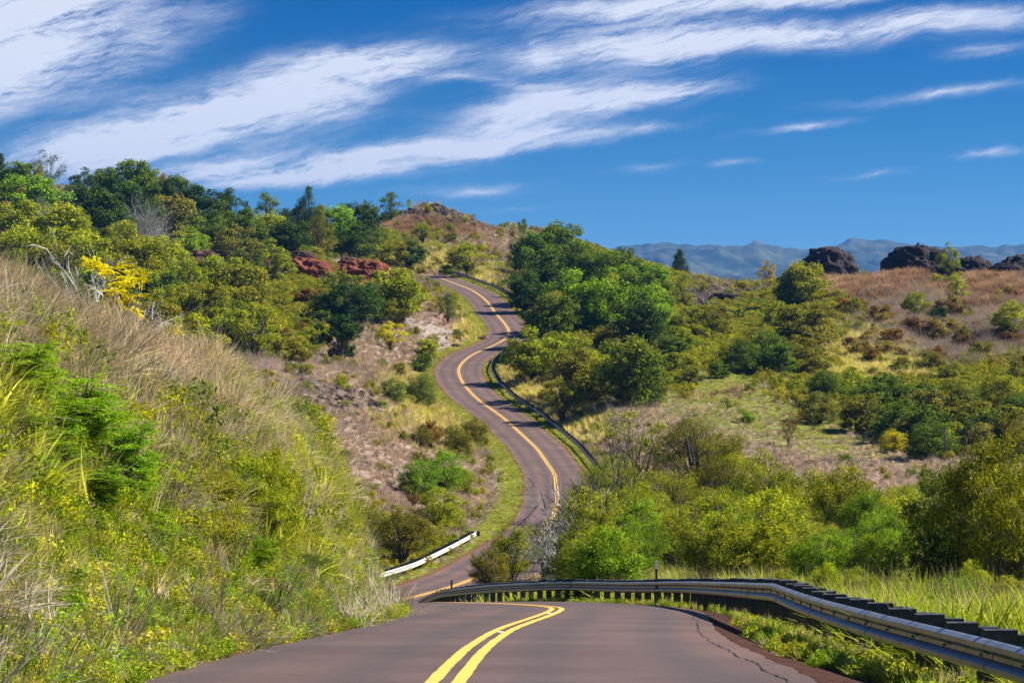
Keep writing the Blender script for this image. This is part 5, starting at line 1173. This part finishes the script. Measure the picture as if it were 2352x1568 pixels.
NV = {'weed': [leafy_clump(390+i, 300, .42, .55, .085, .38) for i in range(4)], 'tall': [blade_tuft(300+i, 34, 1.15, .046, 1.0, .8, 5) for i in range(5)], 'low': [blade_tuft(310+i, 44, .34, .022, .5, .5, 3) for i in range(3)]+[leafy_clump(315, 170, .26, .2, .06), leafy_clump(316, 170, .26, .2, .06)],
      'drynear': [blade_tuft(320+i, 60, .8, .020, .9, .75, 4) for i in range(4)], 'stalk': [blade_tuft(330+i, 22, 1.5, .012, .8, .35, 4) for i in range(2)],
      'fardry': [blade_tuft(340+i, 46, .75, .05, 1.1, .35, 2) for i in range(4)], 'fargold': [blade_tuft(350+i, 46, 1.35, .06, 1.1, .30, 2) for i in range(3)], 'fargreen': [blade_tuft(360+i, 40, .38, .05, 1.2, .5, 2) for i in range(3)],
      'scrub': [leafy_clump(370+i, 520, .75, 1.0, .15) for i in range(4)], 'twig': [twig_clump(380+i, 30, 1.0) for i in range(3)], 'stone': stone_me}
keys = list(NV); coll = {k: make_coll('cover_'+k, NV[k]) for k in keys}
def scatter(name, label, P, rotz, tilt, scl, tint, idx, kind_key):
    me = bpy.data.meshes.new(name); n = len(P); me.vertices.add(n); me.vertices.foreach_set('co', P.astype(np.float32).ravel())
    rv = np.stack([tilt[:, 0], tilt[:, 1], rotz], 1)
    a = me.attributes.new('rot', 'FLOAT_VECTOR', 'POINT'); a.data.foreach_set('vector', rv.astype(np.float32).ravel())
    a = me.attributes.new('scl', 'FLOAT_VECTOR', 'POINT'); a.data.foreach_set('vector', scl.astype(np.float32).ravel())
    a = me.attributes.new('tint', 'FLOAT_COLOR', 'POINT'); a.data.foreach_set('color', np.concatenate([tint, np.ones((n, 1))], 1).astype(np.float32).ravel())
    a = me.attributes.new('pick', 'INT', 'POINT'); a.data.foreach_set('value', idx.astype(np.int32))
    o = obj(name, me); tag(o, label, kind='stuff')
    ng = bpy.data.node_groups.new(name, 'GeometryNodeTree'); ng.interface.new_socket('Geometry', in_out='INPUT', socket_type='NodeSocketGeometry'); ng.interface.new_socket('Geometry', in_out='OUTPUT', socket_type='NodeSocketGeometry')
    gi = ng.nodes.new('NodeGroupInput'); go = ng.nodes.new('NodeGroupOutput'); iop = ng.nodes.new('GeometryNodeInstanceOnPoints')
    ci = ng.nodes.new('GeometryNodeCollectionInfo'); ci.inputs['Collection'].default_value = coll[kind_key]; ci.inputs['Separate Children'].default_value = True; ci.inputs['Reset Children'].default_value = True
    def na(nm, tp):
        q = ng.nodes.new('GeometryNodeInputNamedAttribute'); q.data_type = tp; q.inputs['Name'].default_value = nm; return [s for s in q.outputs if s.name == 'Attribute' and s.enabled][0]
    ng.links.new(gi.outputs[0], iop.inputs['Points']); ng.links.new(ci.outputs[0], iop.inputs['Instance']); iop.inputs['Pick Instance'].default_value = True
    ng.links.new(na('pick', 'INT'), iop.inputs['Instance Index']); ng.links.new(na('rot', 'FLOAT_VECTOR'), iop.inputs['Rotation']); ng.links.new(na('scl', 'FLOAT_VECTOR'), iop.inputs['Scale'])
    ng.links.new(iop.outputs[0], go.inputs[0])
    md = o.modifiers.new('scatter', 'NODES'); md.node_group = ng
    return o
rg = np.random.default_rng(5)
def sample(n, y0, y1, half=.205, pw=2.0):
    y = (y0**pw+rg.random(n)*(y1**pw-y0**pw))**(1/pw); x = rg.uniform(-half, half, n)*y; return x, y
TINT = {'weed': [(.25, .31, .03), (.17, .25, .03), (.34, .36, .03), (.12, .19, .03)], 'tall': [(.34, .40, .04), (.46, .47, .06), (.24, .32, .03), (.52, .47, .16), (.56, .50, .26), (.30, .38, .03)], 'low': [(.18, .31, .03), (.26, .34, .04), (.36, .36, .08)], 'drynear': [(.55, .44, .31), (.46, .37, .28), (.60, .52, .38), (.36, .30, .25)], 'stalk': [(.50, .42, .22), (.58, .52, .32)],
        'fardry': [(.47, .375, .34), (.54, .43, .38), (.40, .325, .32)], 'fargold': [(.60, .53, .20), (.66, .58, .28), (.52, .53, .12)], 'fargreen': [(.27, .37, .04), (.40, .44, .08), (.44, .42, .13)], 'scrub': [(.21, .24, .035), (.15, .22, .03), (.25, .25, .045), (.30, .28, .05)],
        'twig': [(.34, .29, .28), (.42, .37, .35), (.28, .22, .20)], 'stone': [(.1, .1, .1)]}
TXT = {'weed': ('leafy_weeds', 'leafy green weeds mixed through the tall grass near the road'), 'tall': ('tall_grass', 'tall arching green and yellow grass on the banks by the near road'), 'low': ('verge_grass', 'low green grass and weeds along the road verge'), 'drynear': ('dry_grass', 'pale dry tangled grass on the near bank'), 'stalk': ('grass_stalks', 'long straw-coloured grass stalks'),
       'fardry': ('mauve_dry_grass', 'mauve-brown dry grass over the far slopes'), 'fargold': ('golden_grass', 'golden tall grass in sunny patches by the far road'), 'fargreen': ('field_grass', 'short yellow-green grass in the field and along the far verge'), 'scrub': ('scrub', 'low olive scrub covering the slopes'),
       'twig': ('dry_twigs', 'grey leafless twigs and dead brush'), 'stone': ('lava_rubble', 'dark broken lava rubble')}
buf = {k: [] for k in keys}
def put(key, x, y, s, sz=None, tilt=.12, tint=None):
    n = len(x)
    if not n: return
    z = ground(x, y); tl_ = rg.normal(size=(n, 2))*tilt; s = np.broadcast_to(s, (n,)); sz = s if sz is None else sz
    pal = np.array(TINT[key]); c = pal[rg.integers(0, len(pal), n)] if tint is None else tint
    big = 1+.22*fbm(x/6+3, y/9, 3); c = c*(big*rg.uniform(.85, 1.15, n))[:, None]
    buf[key].append((np.stack([x, y, z], 1), rg.uniform(0, 6.28, n), tl_, np.stack([s, s, sz], 1), c, rg.integers(0, len(NV[key]), n)))
# near: y < 130
x, y = sample(52000, 15, 132, .21, 1.75)
z = ground(x, y); px = CX+F*x/y; py = HZ-F*z/y
Wn, t, tl, tr, yr = cover(px, py, x, y)
railoff = (tr > tl) & (t < 1.15)
q = rg.random(len(x)); left = tl > tr
ok = (t > .12+.2*rg.random(len(x)))
cum = np.cumsum(Wn, 1)
ty = (q[:, None] > cum).sum(1)
bankw = sm(.5, 2.2, t)
crest = left & (tl > 4.2) & (y > 26)
hgt = (.40+.50*bankw)*(.85+.75*np.clip(fbm(x/1.3+5, y/2.2, 3)+.15, -.5, 1))
m_ = ok & (t > .9) & (~railoff | left) & np.isin(ty, [1, 2, 3]) & (rg.random(len(x)) < np.where(left, .60, .85))&(~((tr > tl) & (tr < 2.0)))
put('tall', x[m_], y[m_], (hgt*rg.uniform(.55, 1.05, len(x))*np.where(left, .72, 1.0))[m_], tilt=.22, tint=np.where(left[m_, None], np.array(TINT['tall'])[rg.integers(0, 6, m_.sum())], np.array([(.36, .44, .04), (.46, .50, .06), (.26, .36, .03)])[rg.integers(0, 3, m_.sum())]))
m_ = ok & left & (t > 1.2) & (ty == 2) & (fbm(x/1.5+20, y/2.4, 2) > .25) & (rg.random(len(x)) < .3) & ~crest; put('tall', x[m_], y[m_], rg.uniform(.50, .85, m_.sum()), tilt=.3, tint=np.array([(.56, .57, .10), (.46, .52, .05)])[rg.integers(0, 2, m_.sum())])
m_ = ok & np.isin(ty, [0, 4]) & (t > .7) & ~((tr > tl) & (tr < 1.6)); put('drynear', x[m_], y[m_], (hgt*rg.uniform(.6, 1.15, len(x)))[m_], tilt=.45)
m_ = ok & crest & (rg.random(len(x)) < .8); put('drynear', x[m_], y[m_], rg.uniform(.5, 1.0, m_.sum()), tilt=.4)
m_ = ok & left & (ty == 0) & (rg.random(len(x)) < .5) & ~crest; put('drynear', x[m_]+.1, y[m_]+.1, rg.uniform(.6, 1.1, m_.sum()), tilt=.6, tint=np.array([(.40, .37, .33)])*np.ones((m_.sum(), 1)))
m_ = ok & (ty == 1) & (t > 1.5) & (rg.random(len(x)) < .35) & ~((tr > tl) & (tr < 2.2)); put('stalk', x[m_], y[m_], rg.uniform(.6, 1.1, m_.sum()), tilt=.3)
m_ = ok & (ty == 4) & (t > 1.5) & (rg.random(len(x)) < .6) & ~((tr > tl) & (tr < 2.2)); put('twig', x[m_], y[m_], rg.uniform(.5, .9, m_.sum()), tilt=.5)
m_ = ok & (t > .8) & ~((tr > tl) & (tr < 2.4)) & (ty == 2) & (rg.random(len(x)) < np.where(left, .28, .4)); put('weed', x[m_], y[m_], (hgt*rg.uniform(.7, 1.3, len(x)))[m_], tilt=.3)
# verge weeds, thick strip along both edges
n = 15000; yv = 14+rg.random(n)**1.25*118; side = rg.random(n) < .5
xc, zc, th, wl, wr = road_at(yv); off = np.where(side, -(wl+.10+rg.random(n)**1.3*1.9), wr+.75+rg.random(n)**1.0*2.3+.5*fbm(yv/1.2, yv*0+3, 3))
xv = xc+off*np.cos(th); yv2 = yv-off*np.sin(th)
put('low', xv, yv2, rg.uniform(.45, 1.0, n)*np.where(side, .85, .9), tilt=.2)
m_ = rg.random(n) < .22; put('drynear', xv[m_], yv2[m_], rg.uniform(.18, .4, m_.sum()), tilt=.6)
# mid distance 130-230
x, y = sample(26000, 130, 235, .2)
z = ground(x, y); px = CX+F*x/y; py = HZ-F*z/y
Wn, t, tl, tr, yr = cover(px, py, x, y); ty = (rg.random(len(x))[:, None] > np.cumsum(Wn, 1)).sum(1); ok = t > .35
far_r = (tr > tl)
m_ = ok & np.isin(ty, [1, 2]) & (t > 1.5); put('tall', x[m_], y[m_], rg.uniform(.5, 1.0, m_.sum())*np.where(far_r[m_], 1.15, .8)*sm(.8, 4, t[m_]).clip(.3, 1), tilt=.2)
m_ = ok & np.isin(ty, [0, 7, 8]); put('fardry', x[m_], y[m_], rg.uniform(.5, .9, m_.sum()))
m_ = ok & (ty == 3) & (t > 1.2); put('scrub', x[m_], y[m_], rg.uniform(.4, .9, m_.sum()))
m_ = ok & (ty == 4); put('twig', x[m_], y[m_], rg.uniform(.5, 1, m_.sum()), tilt=.3)
m_ = ok & (t < 2.6); put('fargreen', x[m_], y[m_], rg.uniform(.3, .6, m_.sum()))
# far 230-780
x, y = sample(175000, 230, 775, .2, 1.6)
z = ground(x, y); px = CX+F*x/y; py = HZ-F*z/y
Wn, t, tl, tr, yr = cover(px, py, x, y); ty = (rg.random(len(x))[:, None] > np.cumsum(Wn, 1)).sum(1); t = np.where(y > 622, 9, t); ok = t > .3+.5*rg.random(len(x))
sc = np.clip(y/420, .7, 1.5)
lim = sm(.6, 4, t).clip(.3, 1)
m_ = ok & (ty == 0); put('fardry', x[m_], y[m_], (sc*lim*rg.uniform(.6, 1.15, len(x)))[m_])
m_ = ok & (ty == 8); put('fardry', x[m_], y[m_], (sc*lim*rg.uniform(.8, 1.6, len(x))*(1+.9*np.clip(fbm(x/7+2, y/12, 3), 0, 1)*(px > 1880)))[m_], tint=np.array([(.37, .245, .18)])*np.ones((m_.sum(), 1)))
m_ = ok & (ty == 1); put('fargold', x[m_], y[m_], (sc*lim*rg.uniform(.6, 1.15, len(x)))[m_])
m_ = ok & (ty == 2); put('fargreen', x[m_], y[m_], (sc*rg.uniform(.6, 1.1, len(x)))[m_])
m_ = ok & (ty == 3) & (t > 1.5); put('scrub', x[m_], y[m_], (sc*lim*rg.uniform(.7, 1.7, len(x)))[m_])
m_ = ok & (ty == 4); put('twig', x[m_], y[m_], (sc*lim*rg.uniform(.9, 1.9, len(x)))[m_], tilt=.25)
m_ = ok & (ty == 5) & (rg.random(len(x)) < .55); put('stone', x[m_], y[m_], (sc*rg.uniform(.15, .85, len(x))**1.5)[m_], tilt=.5)
m_ = ok & (ty == 5) & (rg.random(len(x)) < .25); put('fardry', x[m_], y[m_], (sc*rg.uniform(.4, .8, len(x)))[m_])
m_ = ok & (ty == 6) & (rg.random(len(x)) < .12); put('stone', x[m_], y[m_], (sc*rg.uniform(.08, .3, len(x)))[m_], tilt=.5)
# verge of the far road
n = 16000; yv = rg.uniform(225, 600, n); side = rg.random(n) < .5; xc, zc, th, wl, wr = road_at(yv)
off = np.where(side, -(wl+.15+rg.random(n)**1.4*2.6), wr+.3+rg.random(n)**1.2*2.2); xv = xc+off*np.cos(th); yv2 = yv-off*np.sin(th)
put('fargreen', xv, yv2, rg.uniform(.25, .6, n))
tot = 0
for k in keys:
    if not buf[k]: continue
    parts_ = [np.concatenate([b[i] for b in buf[k]]) for i in range(6)]; tot += len(parts_[0])
    scatter(TXT[k][0], TXT[k][1], *parts_, k)
print('INST', tot)
SC.camera = cam
